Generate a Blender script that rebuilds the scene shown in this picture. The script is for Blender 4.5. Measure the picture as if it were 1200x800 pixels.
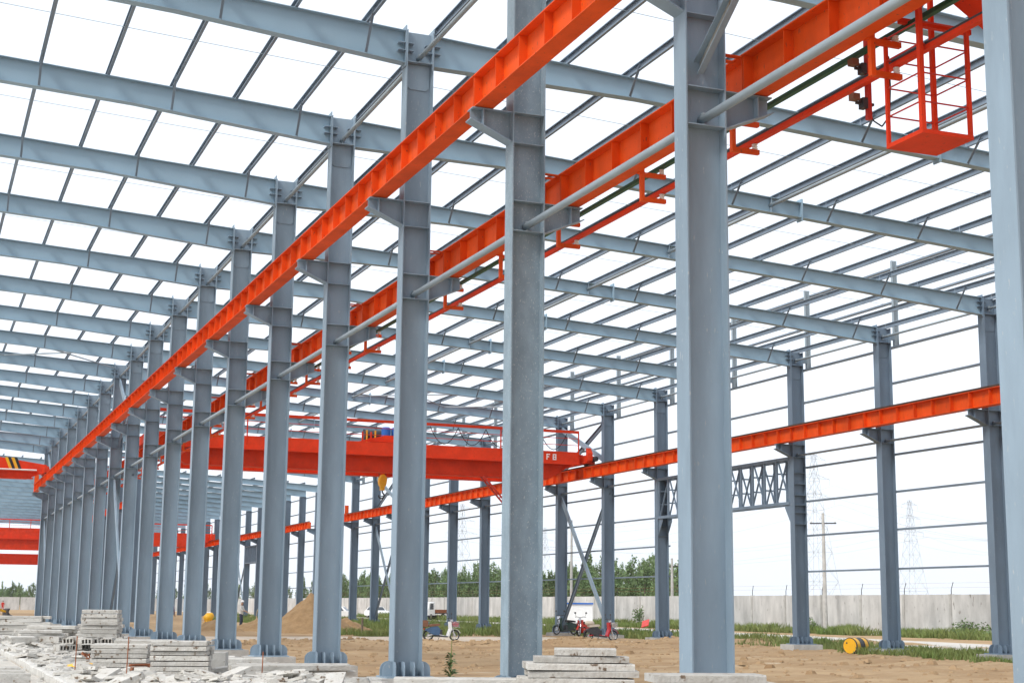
import bpy, bmesh, math, random
from mathutils import Vector, Matrix, noise
random.seed(7)
scene = bpy.context.scene
for o in list(bpy.data.objects): bpy.data.objects.remove(o)
COL = scene.collection
R = math.radians

# ------------------------------------------------------------------ camera
cam_d = bpy.data.cameras.new('camera'); cam = bpy.data.objects.new('camera', cam_d); COL.objects.link(cam)
scene.camera = cam
cam_d.sensor_fit = 'HORIZONTAL'; cam_d.sensor_width = 36.0; cam_d.lens = 1764.81/1200*36
cam_d.clip_start = 0.1; cam_d.clip_end = 6000
_a, _b, _c = R(21.4214), R(9.9656), R(0.569)
_fw = Vector((math.sin(_a)*math.cos(_b), math.cos(_a)*math.cos(_b), math.sin(_b)))
_rt = Vector((math.cos(_a), -math.sin(_a), 0)); _up = _rt.cross(_fw)
_r2 = _rt*math.cos(_c)+_up*math.sin(_c); _u2 = -_rt*math.sin(_c)+_up*math.cos(_c)
CAMH = 1.335
cam.matrix_world = Matrix(((_r2.x, _u2.x, -_fw.x, 0), (_r2.y, _u2.y, -_fw.y, 0), (_r2.z, _u2.z, -_fw.z, CAMH), (0, 0, 0, 1)))

# ------------------------------------------------------------------ world, sun, exposure
SUN_EL, SUN_AZ = 46.0, 247.0          # compass style: 0 = +Y, 90 = +X
world = bpy.data.worlds.new('World'); scene.world = world; world.use_nodes = True
nt = world.node_tree; nt.nodes.clear()
sky = nt.nodes.new('ShaderNodeTexSky'); sky.sky_type = 'NISHITA'; sky.sun_disc = False
sky.sun_elevation = R(SUN_EL); sky.sun_rotation = R(SUN_AZ); sky.dust_density = 4.0; sky.air_density = 1.0
hs = nt.nodes.new('ShaderNodeHueSaturation'); hs.inputs['Saturation'].default_value = 0.5
mx = nt.nodes.new('ShaderNodeMixRGB'); mx.inputs[0].default_value = 0.80
mx.inputs[2].default_value = (7.3, 7.9, 8.7, 1)       # even white cloud deck
bg = nt.nodes.new('ShaderNodeBackground'); bg.inputs[1].default_value = 0.10
wo = nt.nodes.new('ShaderNodeOutputWorld')
nt.links.new(sky.outputs[0], hs.inputs['Color']); nt.links.new(hs.outputs[0], mx.inputs[1])
nt.links.new(mx.outputs[0], bg.inputs[0]); nt.links.new(bg.outputs[0], wo.inputs[0])
sun_d = bpy.data.lights.new('sun', 'SUN'); sun = bpy.data.objects.new('sun', sun_d); COL.objects.link(sun)
sun_d.energy = 1.5; sun_d.angle = R(14); sun_d.color = (1.0, 0.97, 0.92)
_el, _az = R(SUN_EL), R(SUN_AZ)
_sd = Vector((math.sin(_az)*math.cos(_el), math.cos(_az)*math.cos(_el), math.sin(_el)))
sun.rotation_euler = _sd.to_track_quat('Z', 'Y').to_euler(); sun.location = (-20, -20, 60)
vs = scene.view_settings; vs.view_transform = 'Standard'; vs.look = 'None'; vs.gamma = 1.0
vs.exposure = 0.80; vs.use_curve_mapping = False

# ------------------------------------------------------------------ materials
def mat(name, col, rough=0.6, metal=0.0, var=0.12, scale=3.0, speck=None, speck_amt=0.0, bump=0.0, bscale=20.0,
        stretch=None, col2=None, col2_amt=0.5, rnd=0.0, spec=0.4, speck_scale=60.0):
    m = bpy.data.materials.new(name); m.use_nodes = True
    t = m.node_tree; N = t.nodes; L = t.links; b = N['Principled BSDF']
    b.inputs['Roughness'].default_value = rough; b.inputs['Metallic'].default_value = metal
    b.inputs['Specular IOR Level'].default_value = spec
    tc = N.new('ShaderNodeTexCoord'); mp = N.new('ShaderNodeMapping'); L.new(tc.outputs['Object'], mp.inputs[0])
    oi = N.new('ShaderNodeObjectInfo')
    ad = N.new('ShaderNodeVectorMath'); ad.operation = 'MULTIPLY_ADD'
    cb = N.new('ShaderNodeCombineXYZ')
    for i in range(3): L.new(oi.outputs['Random'], cb.inputs[i])
    ad.inputs[1].default_value = (37, 53, 71); L.new(cb.outputs[0], ad.inputs[0]); L.new(mp.outputs[0], ad.inputs[2])
    if stretch: mp.inputs['Scale'].default_value = stretch
    n1 = N.new('ShaderNodeTexNoise'); n1.inputs['Scale'].default_value = scale; n1.inputs['Detail'].default_value = 6
    n1.inputs['Roughness'].default_value = 0.62
    L.new(ad.outputs[0], n1.inputs['Vector'])
    rp = N.new('ShaderNodeMapRange'); rp.inputs[1].default_value = 0.3; rp.inputs[2].default_value = 0.7
    L.new(n1.outputs['Fac'], rp.inputs[0])
    mixc = N.new('ShaderNodeMixRGB')
    c2 = col2 if col2 else tuple(c*(1-var) for c in col); c1 = col if col2 else tuple(min(1, c*(1+var)) for c in col)
    mixc.inputs[1].default_value = (*c1, 1); mixc.inputs[2].default_value = (*c2, 1)
    L.new(rp.outputs[0], mixc.inputs[0]); out = mixc.outputs[0]
    if rnd:
        h = N.new('ShaderNodeHueSaturation'); mr = N.new('ShaderNodeMapRange')
        mr.inputs[3].default_value = 1-rnd; mr.inputs[4].default_value = 1+rnd
        L.new(oi.outputs['Random'], mr.inputs[0]); L.new(mr.outputs[0], h.inputs['Value']); L.new(out, h.inputs['Color']); out = h.outputs[0]
    if speck:
        n2 = N.new('ShaderNodeTexNoise'); n2.inputs['Scale'].default_value = speck_scale; n2.inputs['Detail'].default_value = 3
        L.new(ad.outputs[0], n2.inputs['Vector'])
        r2 = N.new('ShaderNodeMapRange'); r2.inputs[1].default_value = 0.70-speck_amt; r2.inputs[2].default_value = 0.76-speck_amt
        L.new(n2.outputs['Fac'], r2.inputs[0])
        m2 = N.new('ShaderNodeMixRGB'); m2.inputs[2].default_value = (*speck, 1)
        L.new(r2.outputs[0], m2.inputs[0]); L.new(out, m2.inputs[1]); out = m2.outputs[0]
    L.new(out, b.inputs['Base Color'])
    if bump:
        n3 = N.new('ShaderNodeTexNoise'); n3.inputs['Scale'].default_value = bscale; n3.inputs['Detail'].default_value = 5
        L.new(ad.outputs[0], n3.inputs['Vector'])
        bp = N.new('ShaderNodeBump'); bp.inputs['Strength'].default_value = bump; bp.inputs['Distance'].default_value = 0.05
        L.new(n3.outputs['Fac'], bp.inputs['Height']); L.new(bp.outputs[0], b.inputs['Normal'])
    return m
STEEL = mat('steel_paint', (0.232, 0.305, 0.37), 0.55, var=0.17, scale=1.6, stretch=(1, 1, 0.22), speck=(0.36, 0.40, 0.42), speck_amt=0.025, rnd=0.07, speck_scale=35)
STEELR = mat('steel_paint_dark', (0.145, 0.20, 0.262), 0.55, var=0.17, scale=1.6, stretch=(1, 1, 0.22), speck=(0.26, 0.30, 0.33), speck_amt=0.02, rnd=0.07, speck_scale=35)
STEELW = mat('steel_paint_scuffed', (0.225, 0.292, 0.34), 0.65, var=0.15, scale=5.0, stretch=(1, 1, 0.5), speck=(0.42, 0.46, 0.48), speck_amt=0.07, speck_scale=55)
RAFT = mat('rafter_paint', (0.262, 0.378, 0.465), 0.55, var=0.07, scale=0.8, rnd=0.05)
PURL = mat('purlin_paint', (0.175, 0.225, 0.28), 0.5, var=0.12, scale=1.5, rnd=0.12)
TUBE = mat('tube_paint', (0.29, 0.345, 0.38), 0.5, var=0.10, scale=2.0, rnd=0.05)
ORANGE = mat('orange_paint', (0.72, 0.082, 0.006), 0.58, var=0.17, scale=1.7, stretch=(1, 1, .5), speck=(0.34, 0.07, 0.03), speck_amt=0.045, rnd=0.07, speck_scale=22, spec=0.22)
RED = mat('red_paint', (0.68, 0.042, 0.008), 0.58, var=0.16, scale=1.5, rnd=0.05, spec=0.2, speck=(0.33, 0.04, 0.02), speck_amt=0.04, speck_scale=18)
REDDK = mat('red_oxide', (0.50, 0.028, 0.015), 0.5, var=0.12, scale=2)
RAIL = mat('rail_steel', (0.10, 0.075, 0.06), 0.6, var=0.3, scale=4, metal=0.3)
GREEN = mat('green_bar', (0.004, 0.085, 0.04), 0.5, var=0.15)
INSUL = mat('insulator_white', (0.75, 0.75, 0.72), 0.3, var=0.05)
BLACK = mat('black_rubber', (0.018, 0.018, 0.02), 0.7, var=0.2)
DARK = mat('dark_steel', (0.06, 0.06, 0.065), 0.5, var=0.2, metal=0.4)
YELLOW = mat('yellow_paint', (0.80, 0.42, 0.015), 0.4, var=0.08)
BLUE = mat('blue_paint', (0.02, 0.13, 0.48), 0.4, var=0.08)
WHITE = mat('white_paint', (0.78, 0.78, 0.77), 0.35, var=0.04)
CHROME = mat('bright_metal', (0.6, 0.6, 0.62), 0.25, metal=1.0, var=0.05)
GLASS = mat('dark_glass', (0.03, 0.04, 0.05), 0.08, var=0.05, spec=0.6)
CONC = mat('concrete', (0.42, 0.41, 0.385), 0.9, var=0.18, scale=2.5, speck=(0.22, 0.20, 0.17), speck_amt=0.02, bump=0.3, rnd=0.12, speck_scale=14)
CONCW = mat('concrete_pale', (0.50, 0.485, 0.45), 0.92, var=0.20, scale=2.6, speck=(0.22, 0.17, 0.12), speck_amt=0.06, bump=0.5, rnd=0.14, speck_scale=9)
PLANKM = mat('plank_concrete', (0.54, 0.525, 0.49), 0.92, col2=(0.41, 0.385, 0.34), scale=4.0, speck=(0.17, 0.125, 0.09), speck_amt=0.085, bump=0.5, rnd=0.16, speck_scale=8)
FLOORM = mat('dusty_floor', (0.47, 0.44, 0.39), 0.93, var=0.18, scale=0.9, speck=(0.27, 0.23, 0.18), speck_amt=0.06, bump=0.3, speck_scale=3)
WALLM = mat('wall_render', (0.49, 0.48, 0.46), 0.93, var=0.26, scale=1.1, stretch=(1, 1, .35), speck=(0.24, 0.22, 0.2), speck_amt=0.04, bump=0.15, rnd=0.06, speck_scale=5)
SOIL = mat('sandy_soil', (0.45, 0.32, 0.19), 0.97, col2=(0.28, 0.178, 0.095), scale=0.42, stretch=(0.55, 1.6, 1), bump=0.8, bscale=3.0, speck=(0.47, 0.37, 0.26), speck_amt=0.04, speck_scale=1.3, spec=0.1)
SAND = mat('sand_pile', (0.36, 0.235, 0.12), 0.97, col2=(0.25, 0.155, 0.075), scale=2.2, bump=0.8, bscale=8)
ROADM = mat('road_concrete', (0.52, 0.48, 0.43), 0.9, var=0.12, scale=0.5, bump=0.15, speck=(0.36, 0.29, 0.21), speck_amt=0.05, speck_scale=0.8)
PATHM = mat('dusty_path', (0.52, 0.44, 0.345), 0.95, var=0.14, scale=0.8, bump=0.3, speck=(0.34, 0.25, 0.16), speck_amt=0.05, speck_scale=1.6)
GRASSM = mat('grass_blades', (0.12, 0.19, 0.05), 0.8, col2=(0.23, 0.25, 0.095), scale=0.25, spec=0.1)
LEAFM = mat('leaves', (0.12, 0.185, 0.08), 0.7, col2=(0.18, 0.245, 0.11), scale=0.5, rnd=0.22, spec=0.15)  # green lightened, some of the distance haze is put into the leaf colour
BARK = mat('bark', (0.16, 0.13, 0.1), 0.9, var=0.25, scale=5)
SKIN = mat('skin', (0.42, 0.25, 0.17), 0.6, var=0.05)
CLOTHS = {n: mat('cloth_'+n, c, 0.9, var=0.15, scale=8) for n, c in dict(white=(0.62, 0.61, 0.58), grey=(0.16, 0.16, 0.18), navy=(0.05, 0.06, 0.09), purple=(0.14, 0.09, 0.16), red=(0.55, 0.03, 0.02), khaki=(0.3, 0.26, 0.2)).items()}
RUST = mat('rust', (0.28, 0.10, 0.045), 0.85, var=0.3, scale=6)
PINK = mat('pink_plastic', (0.65, 0.08, 0.10), 0.4, var=0.08)
BROWN = mat('brown_leather', (0.20, 0.09, 0.05), 0.6, var=0.1)
CREAM = mat('cream_cloth', (0.55, 0.48, 0.40), 0.8, var=0.1)
MRED = mat('moped_red', (0.46, 0.012, 0.02), 0.3, var=0.08, spec=0.4)
MBLUE = mat('moped_blue', (0.06, 0.12, 0.22), 0.4, var=0.1)
DGREEN = mat('moped_green', (0.02, 0.045, 0.04), 0.4, var=0.1)
GALV = mat('stained_galvanised', (0.30, 0.29, 0.26), 0.5, var=0.25, scale=3, stretch=(1, 1, .4), speck=(0.2, 0.12, 0.07), speck_amt=0.08, speck_scale=9)
PYLON = mat('galvanised', (0.30, 0.31, 0.32), 0.5, var=0.08)

# ------------------------------------------------------------------ mesh helpers
class MB:
    def __init__(s): s.v = []; s.f = []; s.mi = []
    def add(s, vs_, fs, mi=0):
        o = len(s.v); s.v += [tuple(p) for p in vs_]; s.f += [tuple(i+o for i in f) for f in fs]; s.mi += [mi]*len(fs)
    def box(s, x0, x1, y0, y1, z0, z1, mi=0):
        s.add([(x0, y0, z0), (x1, y0, z0), (x1, y1, z0), (x0, y1, z0), (x0, y0, z1), (x1, y0, z1), (x1, y1, z1), (x0, y1, z1)],
              [(3, 2, 1, 0), (4, 5, 6, 7), (0, 1, 5, 4), (1, 2, 6, 5), (2, 3, 7, 6), (3, 0, 4, 7)], mi); return s
    def prism(s, poly, axis, a0, a1, mi=0):
        # poly in the two other axes: axis 'x' -> (y,z), 'y' -> (x,z), 'z' -> (x,y)
        def P(p, a): return {'x': (a, p[0], p[1]), 'y': (p[0], a, p[1]), 'z': (p[0], p[1], a)}[axis]
        n = len(poly); vv = [P(p, a0) for p in poly]+[P(p, a1) for p in poly]
        fs = [tuple(range(n-1, -1, -1)), tuple(range(n, 2*n))]+[(i, (i+1) % n, n+(i+1) % n, n+i) for i in range(n)]
        s.add(vv, fs, mi); return s
    def tube(s, p, q, r, n=8, r2=None, caps=True, mi=0):
        p, q = Vector(p), Vector(q); d = (q-p).normalized(); r2 = r if r2 is None else r2
        u = d.cross(Vector((0, 0, 1)));
        if u.length < 1e-3: u = d.cross(Vector((1, 0, 0)))
        u.normalize(); w = d.cross(u)
        cs = [(math.cos(2*math.pi*i/n), math.sin(2*math.pi*i/n)) for i in range(n)]
        vv = [p+(u*c+w*k)*r for c, k in cs]+[q+(u*c+w*k)*r2 for c, k in cs]
        fs = [(i, (i+1) % n, n+(i+1) % n, n+i) for i in range(n)]
        if caps: fs += [tuple(range(n-1, -1, -1)), tuple(range(n, 2*n))]
        s.add(vv, fs, mi); return s
    def bar(s, p, q, w, h, up=(0, 0, 1), mi=0):
        p, q = Vector(p), Vector(q); d = (q-p).normalized(); u = d.cross(Vector(up))
        if u.length < 1e-3: u = d.cross(Vector((1, 0, 0)))
        u.normalize(); k = u.cross(d)
        c = [(-w/2, -h/2), (w/2, -h/2), (w/2, h/2), (-w/2, h/2)]
        vv = [p+u*a+k*b for a, b in c]+[q+u*a+k*b for a, b in c]
        s.add(vv, [(3, 2, 1, 0), (4, 5, 6, 7), (0, 1, 5, 4), (1, 2, 6, 5), (2, 3, 7, 6), (3, 0, 4, 7)], mi); return s
    def path(s, pts, r, n=6, mi=0):
        for a, b in zip(pts[:-1], pts[1:]): s.tube(a, b, r, n, mi=mi)
        return s
    def lathe(s, prof, axis_p, axis_d, n=16, mi=0):
        p0 = Vector(axis_p); d = Vector(axis_d).normalized(); u = d.cross(Vector((0, 0, 1)))
        if u.length < 1e-3: u = d.cross(Vector((1, 0, 0)))
        u.normalize(); w = d.cross(u); vv = []; fs = []
        for (t, r) in prof:
            for i in range(n):
                a = 2*math.pi*i/n; vv.append(p0+d*t+(u*math.cos(a)+w*math.sin(a))*r)
        m = len(prof)
        for j in range(m-1):
            for i in range(n): fs.append((j*n+i, j*n+(i+1) % n, (j+1)*n+(i+1) % n, (j+1)*n+i))
        fs += [tuple(range(n-1, -1, -1)), tuple(range((m-1)*n, m*n))]
        s.add(vv, fs, mi); return s
    def mesh(s, name, *mats, smooth=False):
        me = bpy.data.meshes.new(name); me.from_pydata(s.v, [], s.f); me.update()
        for m in mats: me.materials.append(m)
        if len(mats) > 1: me.polygons.foreach_set('material_index', s.mi)
        if smooth: me.polygons.foreach_set('use_smooth', [True]*len(me.polygons))
        bm = bmesh.new(); bm.from_mesh(me); bmesh.ops.recalc_face_normals(bm, faces=bm.faces); bm.to_mesh(me); bm.free()
        return me
    def build(s, name, m, parent=None, loc=(0, 0, 0), smooth=False):
        ms = m if isinstance(m, (list, tuple)) else [m]
        return link(name, s.mesh(name, *ms, smooth=smooth), parent, loc)
def link(name, me, parent=None, loc=(0, 0, 0), rotz=0):
    o = bpy.data.objects.new(name, me); COL.objects.link(o); o.location = loc; o.rotation_euler[2] = rotz
    if parent: o.parent = parent
    return o
def tag(o, label, cat, group=None):
    o['label'] = label; o['category'] = cat
    if group: o['group'] = group
    return o
def thing(name, label, cat, loc=(0, 0, 0), rotz=0, group=None):
    return tag(link(name, None, None, loc, rotz), label, cat, group)
def stuff(o): o['kind'] = 'stuff'; return o
def struct(o): o['kind'] = 'structure'; return o
KIDS = {}
def kids(o): return [c for c in o.children]
def copy_tree(o, parent=None, loc=None, label=None, group=None, skip=()):
    c = o.copy(); COL.objects.link(c); c.parent = parent
    if loc is not None: c.location = loc
    if label: c['label'] = label
    if group: c['group'] = group
    for ch in o.children:
        if ch.name.split('.')[0] in skip: continue
        copy_tree(ch, c)
    return c

# ------------------------------------------------------------------ frame data (metres)
XM, Y1, BAY = 8.975, 16.35, 6.0
XR = XM+24.0
def YK(k): return Y1+BAY*(k-1)
KLAST = 18
D, W = 0.575, 0.33                 # column depth and flange width
ZA, ZB = 9.379, 7.879              # runway bracket tops
ZTOP = 13.0
RIDGE = -3.0
def ztop(x): return 12.98-0.055*(x-XM)      # top of the rafters
def rdepth(x):
    st = [(-3, .60), (4, .56), (8.7, .70), (14, .46), (22, .42), (28, .47), (32.9, .60), (40, .6)]
    for (a, da), (b, db) in zip(st[:-1], st[1:]):
        if a <= x <= b: return da+(db-da)*(x-a)/(b-a)
    return .6
PUR = [1.9+1.487*n for n in range(-3, 22)]
ZG = -0.30
ORD = ['', 'first', 'second', 'third', 'fourth', 'fifth', 'sixth', 'seventh', 'eighth', 'ninth', 'tenth', 'eleventh', 'twelfth', 'thirteenth', 'fourteenth', 'fifteenth',
       'sixteenth', 'seventeenth', 'eighteenth', 'nineteenth', 'twentieth', 'twenty first', 'twenty second', 'twenty third', 'twenty fourth', 'twenty fifth']
def mref(k):      # a column of the middle row, counted from the scuffed one
    if k == 2: return 'the scuffed column'
    return 'the %s column %s the scuffed one' % (ORD[abs(k-2)], 'beyond' if k > 2 else 'before')
def rref(k):      # a column of the outer wall, counted from the gateway truss
    return 'outer wall column, %s from the gateway truss, %s side' % ((ORD[8-k], 'drum') if k < 8 else (ORD[k-8], 'tree'))

# ------------------------------------------------------------------ ground
def fbm(x, y, s, o=3): return noise.fractal(Vector((x*s, y*s, 3.7)), 1.0, 2.0, o)
def smooth(a, b, t):
    t = max(0, min(1, (t-a)/(b-a))); return t*t*(3-2*t)
def ground_h(x, y):
    h = ZG
    if -30 < x < 80 and 10 < y < 200:
        w = smooth(9.6, 11.0, x)*(1-smooth(44, 46, x))
        bank = math.exp(-((y-61.3-0.8*fbm(x, 0, .15)+(x-20)*0.02)/0.9)**2)*(0.20+0.16*fbm(x, y, .45))
        rut = sum(math.exp(-((y-yr-1.2*fbm(x, yr, .06)-(x-20)*sl)/.32)**2) for yr, sl in ((33.5, .05), (35.2, .05), (41, -.08), (42.8, -.08), (48.5, .02), (50.2, .02), (56, .1), (57.7, .1)))
        h += w*(bank+0.06*fbm(x, y, .6)+0.05*fbm(x*.5, y*1.6, 1.2)+.035*fbm(x, y, 2.1)-0.085*rut-0.05*smooth(62, 40, y))
    if -30 < x < 80 and 10 < y < 200: h += 0.10*smooth(28.5, 31.5, x)*(1-smooth(36, 40, x))
    return h
def axis_lines(ranges):
    out = []
    for a, b, st in ranges:
        t = a
        while t < b-1e-6: out.append(t); t += st
    out.append(ranges[-1][1]); return out
xs = axis_lines([(-3000, -200, 400), (-200, -20, 20), (-20, 9, 2.0), (9, 46, 0.36), (46, 80, 4), (80, 400, 40), (400, 3000, 520)])
ys = axis_lines([(-600, -50, 110), (-50, 26, 4), (26, 56, 0.32), (56, 66, 0.3), (66, 130, 2), (130, 400, 30), (400, 4000, 600)])
vv = [(x, y, ground_h(x, y)) for y in ys for x in xs]; nx = len(xs)
ff = [(j*nx+i, j*nx+i+1, (j+1)*nx+i+1, (j+1)*nx+i) for j in range(len(ys)-1) for i in range(nx-1)]
g = MB(); g.add(vv, ff); go = struct(g.build('ground', SOIL, smooth=True))

def sheet(name, pts_l, pts_r, z, m, thick=0.06, seg=40, jitter=0.0):
    # strip between two polylines, with a little thickness
    b = MB()
    def at(pl, t):
        n = len(pl)-1; i = min(int(t*n), n-1); u = t*n-i
        return (pl[i][0]+(pl[i+1][0]-pl[i][0])*u, pl[i][1]+(pl[i+1][1]-pl[i][1])*u)
    vv = []
    for i in range(seg+1):
        t = i/seg; l = at(pts_l, t); r = at(pts_r, t)
        jl = jitter*fbm(l[0], l[1], .4); jr = jitter*fbm(r[0]+9, r[1], .4)
        l = (l[0]+jl*.3, l[1]+jl); r = (r[0]+jr*.3, r[1]+jr)
        vv += [(l[0], l[1], z), (r[0], r[1], z), (l[0], l[1], z-thick), (r[0], r[1], z-thick)]
    fs = []
    for i in range(seg):
        a = 4*i; c = a+4; fs += [(a, a+1, c+1, c), (a+2, a, c, c+2), (a+1, a+3, c+3, c+1)]
    fs += [(0, 2, 3, 1), (4*seg, 4*seg+1, 4*seg+3, 4*seg+2)]
    b.add(vv, fs); return struct(b.build(name, m))
sheet('site_path', [(9.7, 74.2), (22, 75.2), (40, 75.6)], [(9.7, 63.2), (22, 63.4), (40, 62.6)], ZG+0.06, PATHM, 0.3, 60, 0.9)
sheet('service_road', [(41.5, -40), (41.5, 60), (46.8, 90), (50, 130), (50, 320)], [(49.5, -40), (49.5, 60), (52.6, 90), (55.6, 130), (55.6, 320)], ZG+0.02, ROADM, 0.1, 90, 0.25)
sheet('hall_floor', [(-16, 150), (-16, -10)], [(2.70, 150), (2.70, -10)], ZG+0.03, FLOORM, 0.1, 40, 0.0)
# concrete working platform along the middle row, in the left span
pf = MB()
nyp = 60
for (x0, x1, zz) in [(2.75, 7.95, -0.12)]:
    vv = []; fs = []
    for j in range(nyp+1):
        y = 12+j*(150-12)/nyp; e = 0.05*fbm(0, y, .5)
        vv += [(x0+e, y, zz-0.02), (x0+e+0.05, y, zz), (x1+0.25*fbm(3, y, .3), y, zz), (x1+0.45+0.25*fbm(3, y, .3), y, ZG-0.03), (x0+e, y, ZG-0.2)]
    for j in range(nyp):
        a = 5*j; c = a+5
        fs += [(a, a+1, c+1, c), (a+1, a+2, c+2, c+1), (a+2, a+3, c+3, c+2), (a+4, a, c, c+4)]
    pf.add(vv, fs)
struct(pf.build('concrete_platform', CONCW))
# ------------------------------------------------------------------ steel members
def ibeam_col(z0, z1, d, w, tf=0.02, tw=0.012):
    return (MB().box(-d/2, -d/2+tf, -w/2, w/2, z0, z1), MB().box(d/2-tf, d/2, -w/2, w/2, z0, z1), MB().box(-d/2+tf, d/2-tf, -tw/2, tw/2, z0, z1))
def bracket(parent, sx, ztp, m, length=0.70, dep=0.50, tip=0.20):
    # corbel on the +x (sx=1) or -x (sx=-1) flange; parts carry the outline of a tapered I
    x0 = sx*D/2; x1 = sx*(D/2+length)
    br = MB().prism([(x0, ztp-dep), (x0, ztp-0.016), (x1, ztp-0.016), (x1, ztp-tip)], 'y', -0.007, 0.007).build('bracket', m, parent)
    MB().box(min(x0, x1), max(x0, x1), -0.13, 0.13, ztp-0.016, ztp).build('bracket_top_plate', m, br)
    dx, dz = (x1-x0), (dep-tip)
    MB().prism([(x0, ztp-dep), (x1+sx*0.03, ztp-tip+0.012), (x1+sx*0.03, ztp-tip-0.006), (x0, ztp-dep-0.018)], 'y', -0.13, 0.13).build('bracket_bottom_plate', m, br)
    xs_ = sx*(D/2+0.5)
    for s_ in (-1, 1):
        zlo = ztp-dep+(dep-tip)*0.5/length+0.003
        MB().box(xs_-0.008, xs_+0.008, min(s_*0.008, s_*0.12), max(s_*0.008, s_*0.12), zlo, ztp-0.017).build('bracket_stiffener', m, br)
def column(name, label, cat, group, levels, brackets, zt, ends, m, zpanel=None):
    t = thing(name, label, cat, (0, 0, 0), 0, group)
    a, b, c = ibeam_col(0.0, zt, D, W)
    a.build('flange', m, t); b.build('flange', m, t); c.build('web', m, t)
    MB().box(-0.47, 0.47, -0.36, 0.36, -0.03, 0.0).build('base_plate', m, t)
    for x in (-D/2+0.01, -0.1, 0.1, D/2-0.01):               # fins at the foot
        for s_ in (-1, 1):
            y0 = 0.01 if abs(x) < 0.2 else W/2+0.002
            h = 0.27
            p = [(s_*y0, 0.001), (s_*0.30, 0.001), (s_*0.30, h-0.10), (s_*0.25, h), (s_*y0, h)]
            MB().prism(p, 'x', x-0.009, x+0.009).build('base_fin', m, t)
    for s_ in (-1, 1):                                       # rounded wings left and right
        for y in (-0.10, 0.10):
            x0 = s_*(D/2+0.001)
            arc = [(s_*(D/2+0.02+0.17*math.sin(k*math.pi/10)), 0.12+0.16*math.cos(k*math.pi/10)) for k in range(0, 6)]
            MB().prism([(x0, 0.001), (x0, 0.28)]+arc+[(s_*(D/2+0.19), 0.001)], 'y', y-0.009, y+0.009).build('base_wing', m, t)
    for z in levels:
        for s_ in (-1, 1):
            y0, y1 = sorted((s_*0.007, s_*(W/2-0.008)))
            MB().box(-D/2+0.021, D/2-0.021, y0, y1, z-0.014, z).build('stiffener', m, t)
    for sx, ztp in brackets: bracket(t, sx, ztp, m)
    if zpanel:
        for sx in ends:                                      # end plates and their small stiffeners
            x0 = sx*(D/2+0.003); x1 = sx*(D/2+0.022)
            MB().box(min(x0, x1), max(x0, x1), -0.14, 0.14, zpanel-0.10, zt+0.10).build('end_plate', m, t)
            for z in (zpanel+0.24, zpanel+0.40):
                xa, xb = sorted((sx*(D/2-0.16), sx*(D/2-0.025)))
                MB().box(xa, xb, -0.135, -0.008, z-0.012, z).build('bolt_stiffener', m, t)
                xa, xb = sorted((sx*(D/2+0.026), sx*(D/2+0.17)))
                MB().box(xa, xb, -0.135, -0.008, z-0.012, z).build('bolt_stiffener', m, t)
        oc = [(-0.24, zpanel-0.50), (-0.17, zpanel-0.56), (0.17, zpanel-0.56), (0.24, zpanel-0.50), (0.24, zpanel-0.03), (-0.24, zpanel-0.03)]
        MB().prism(oc, 'y', -0.024, -0.007).build('doubler_plate', m, t)
    return t
LBL_M = 'grey steel H column of the middle row with orange runway girders on both sides'
mid = column('steel_column', LBL_M, 'column', 'columns of the middle row', [ZA, ZA-0.52, ZB, ZB-0.50, 12.33],
             [(-1, ZA), (1, ZB)], ZTOP, (-1, 1), STEEL, 12.33)
MID = {}
for k in range(0, KLAST+1):
    o = mid if k == 1 else copy_tree(mid)
    o.location = (XM, YK(k), 0); MID[k] = o
    o['label'] = 'grey middle row H column, %s' % mref(k)
for c in MID[2].children:
    if c.name.split('.')[0] in ('flange', 'web', 'stiffener', 'bracket'):
        me = c.data.copy(); me.materials[0] = STEELW; c.data = me
tag(MID[2], 'scuffed grey steel H column with pale scratches beside the stacked concrete planks', 'column', 'columns of the middle row')
ZRT = 11.12
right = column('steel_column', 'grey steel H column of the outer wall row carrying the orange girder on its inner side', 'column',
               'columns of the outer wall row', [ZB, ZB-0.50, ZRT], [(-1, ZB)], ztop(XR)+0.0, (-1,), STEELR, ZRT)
RIGHT = {}
ZRB = -0.15
for k in range(4, KLAST+1):
    if k == 8: continue
    o = right if k == 4 else copy_tree(right)
    o.location = (XR, YK(k), 0); RIGHT[k] = o
    o['label'] = 'grey ' + rref(k)
# the column over the gateway: it stands on the gateway truss
c8 = thing('steel_column', 'short upper steel column standing on the lattice truss over the gateway', 'column', (XR, YK(8), 0))
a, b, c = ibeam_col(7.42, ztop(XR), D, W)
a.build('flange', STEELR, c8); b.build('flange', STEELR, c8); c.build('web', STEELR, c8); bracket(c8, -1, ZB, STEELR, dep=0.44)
MB().box(-D/2-.025, -D/2-.003, -.14, .14, ZRT-.1, ztop(XR)+.1).build('end_plate', STEEL, c8)
# footings
def footing(x, y, ztp, lab, grp, sx=0.62, sy=0.5):
    b = MB().box(-sx, sx, -sy, sy, ZG-0.35, ztp); o = b.build('column_footing', CONC, None, (x, y, 0)); tag(o, lab, 'footing', grp); return o
f0 = footing(XM, YK(1), -0.0305, 'pale concrete footing block under a middle row column', 'footings of the middle row')
for k in range(0, KLAST+1):
    o = f0 if k == 1 else copy_tree(f0)
    o.location = (XM, YK(k), 0); o['label'] = 'pale concrete footing under %s' % mref(k)
f1 = None
for k in range(4, KLAST+1):
    if k == 8: continue
    if f1 is None: o = f1 = footing(XR, YK(k), -0.0305, 'low concrete footing under an outer wall column', 'footings of the outer wall', 0.66, 0.5)
    else:
        o = copy_tree(f1); o.location = (XR, YK(k), 0)
    o['label'] = 'low footing under the ' + rref(k)

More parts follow.
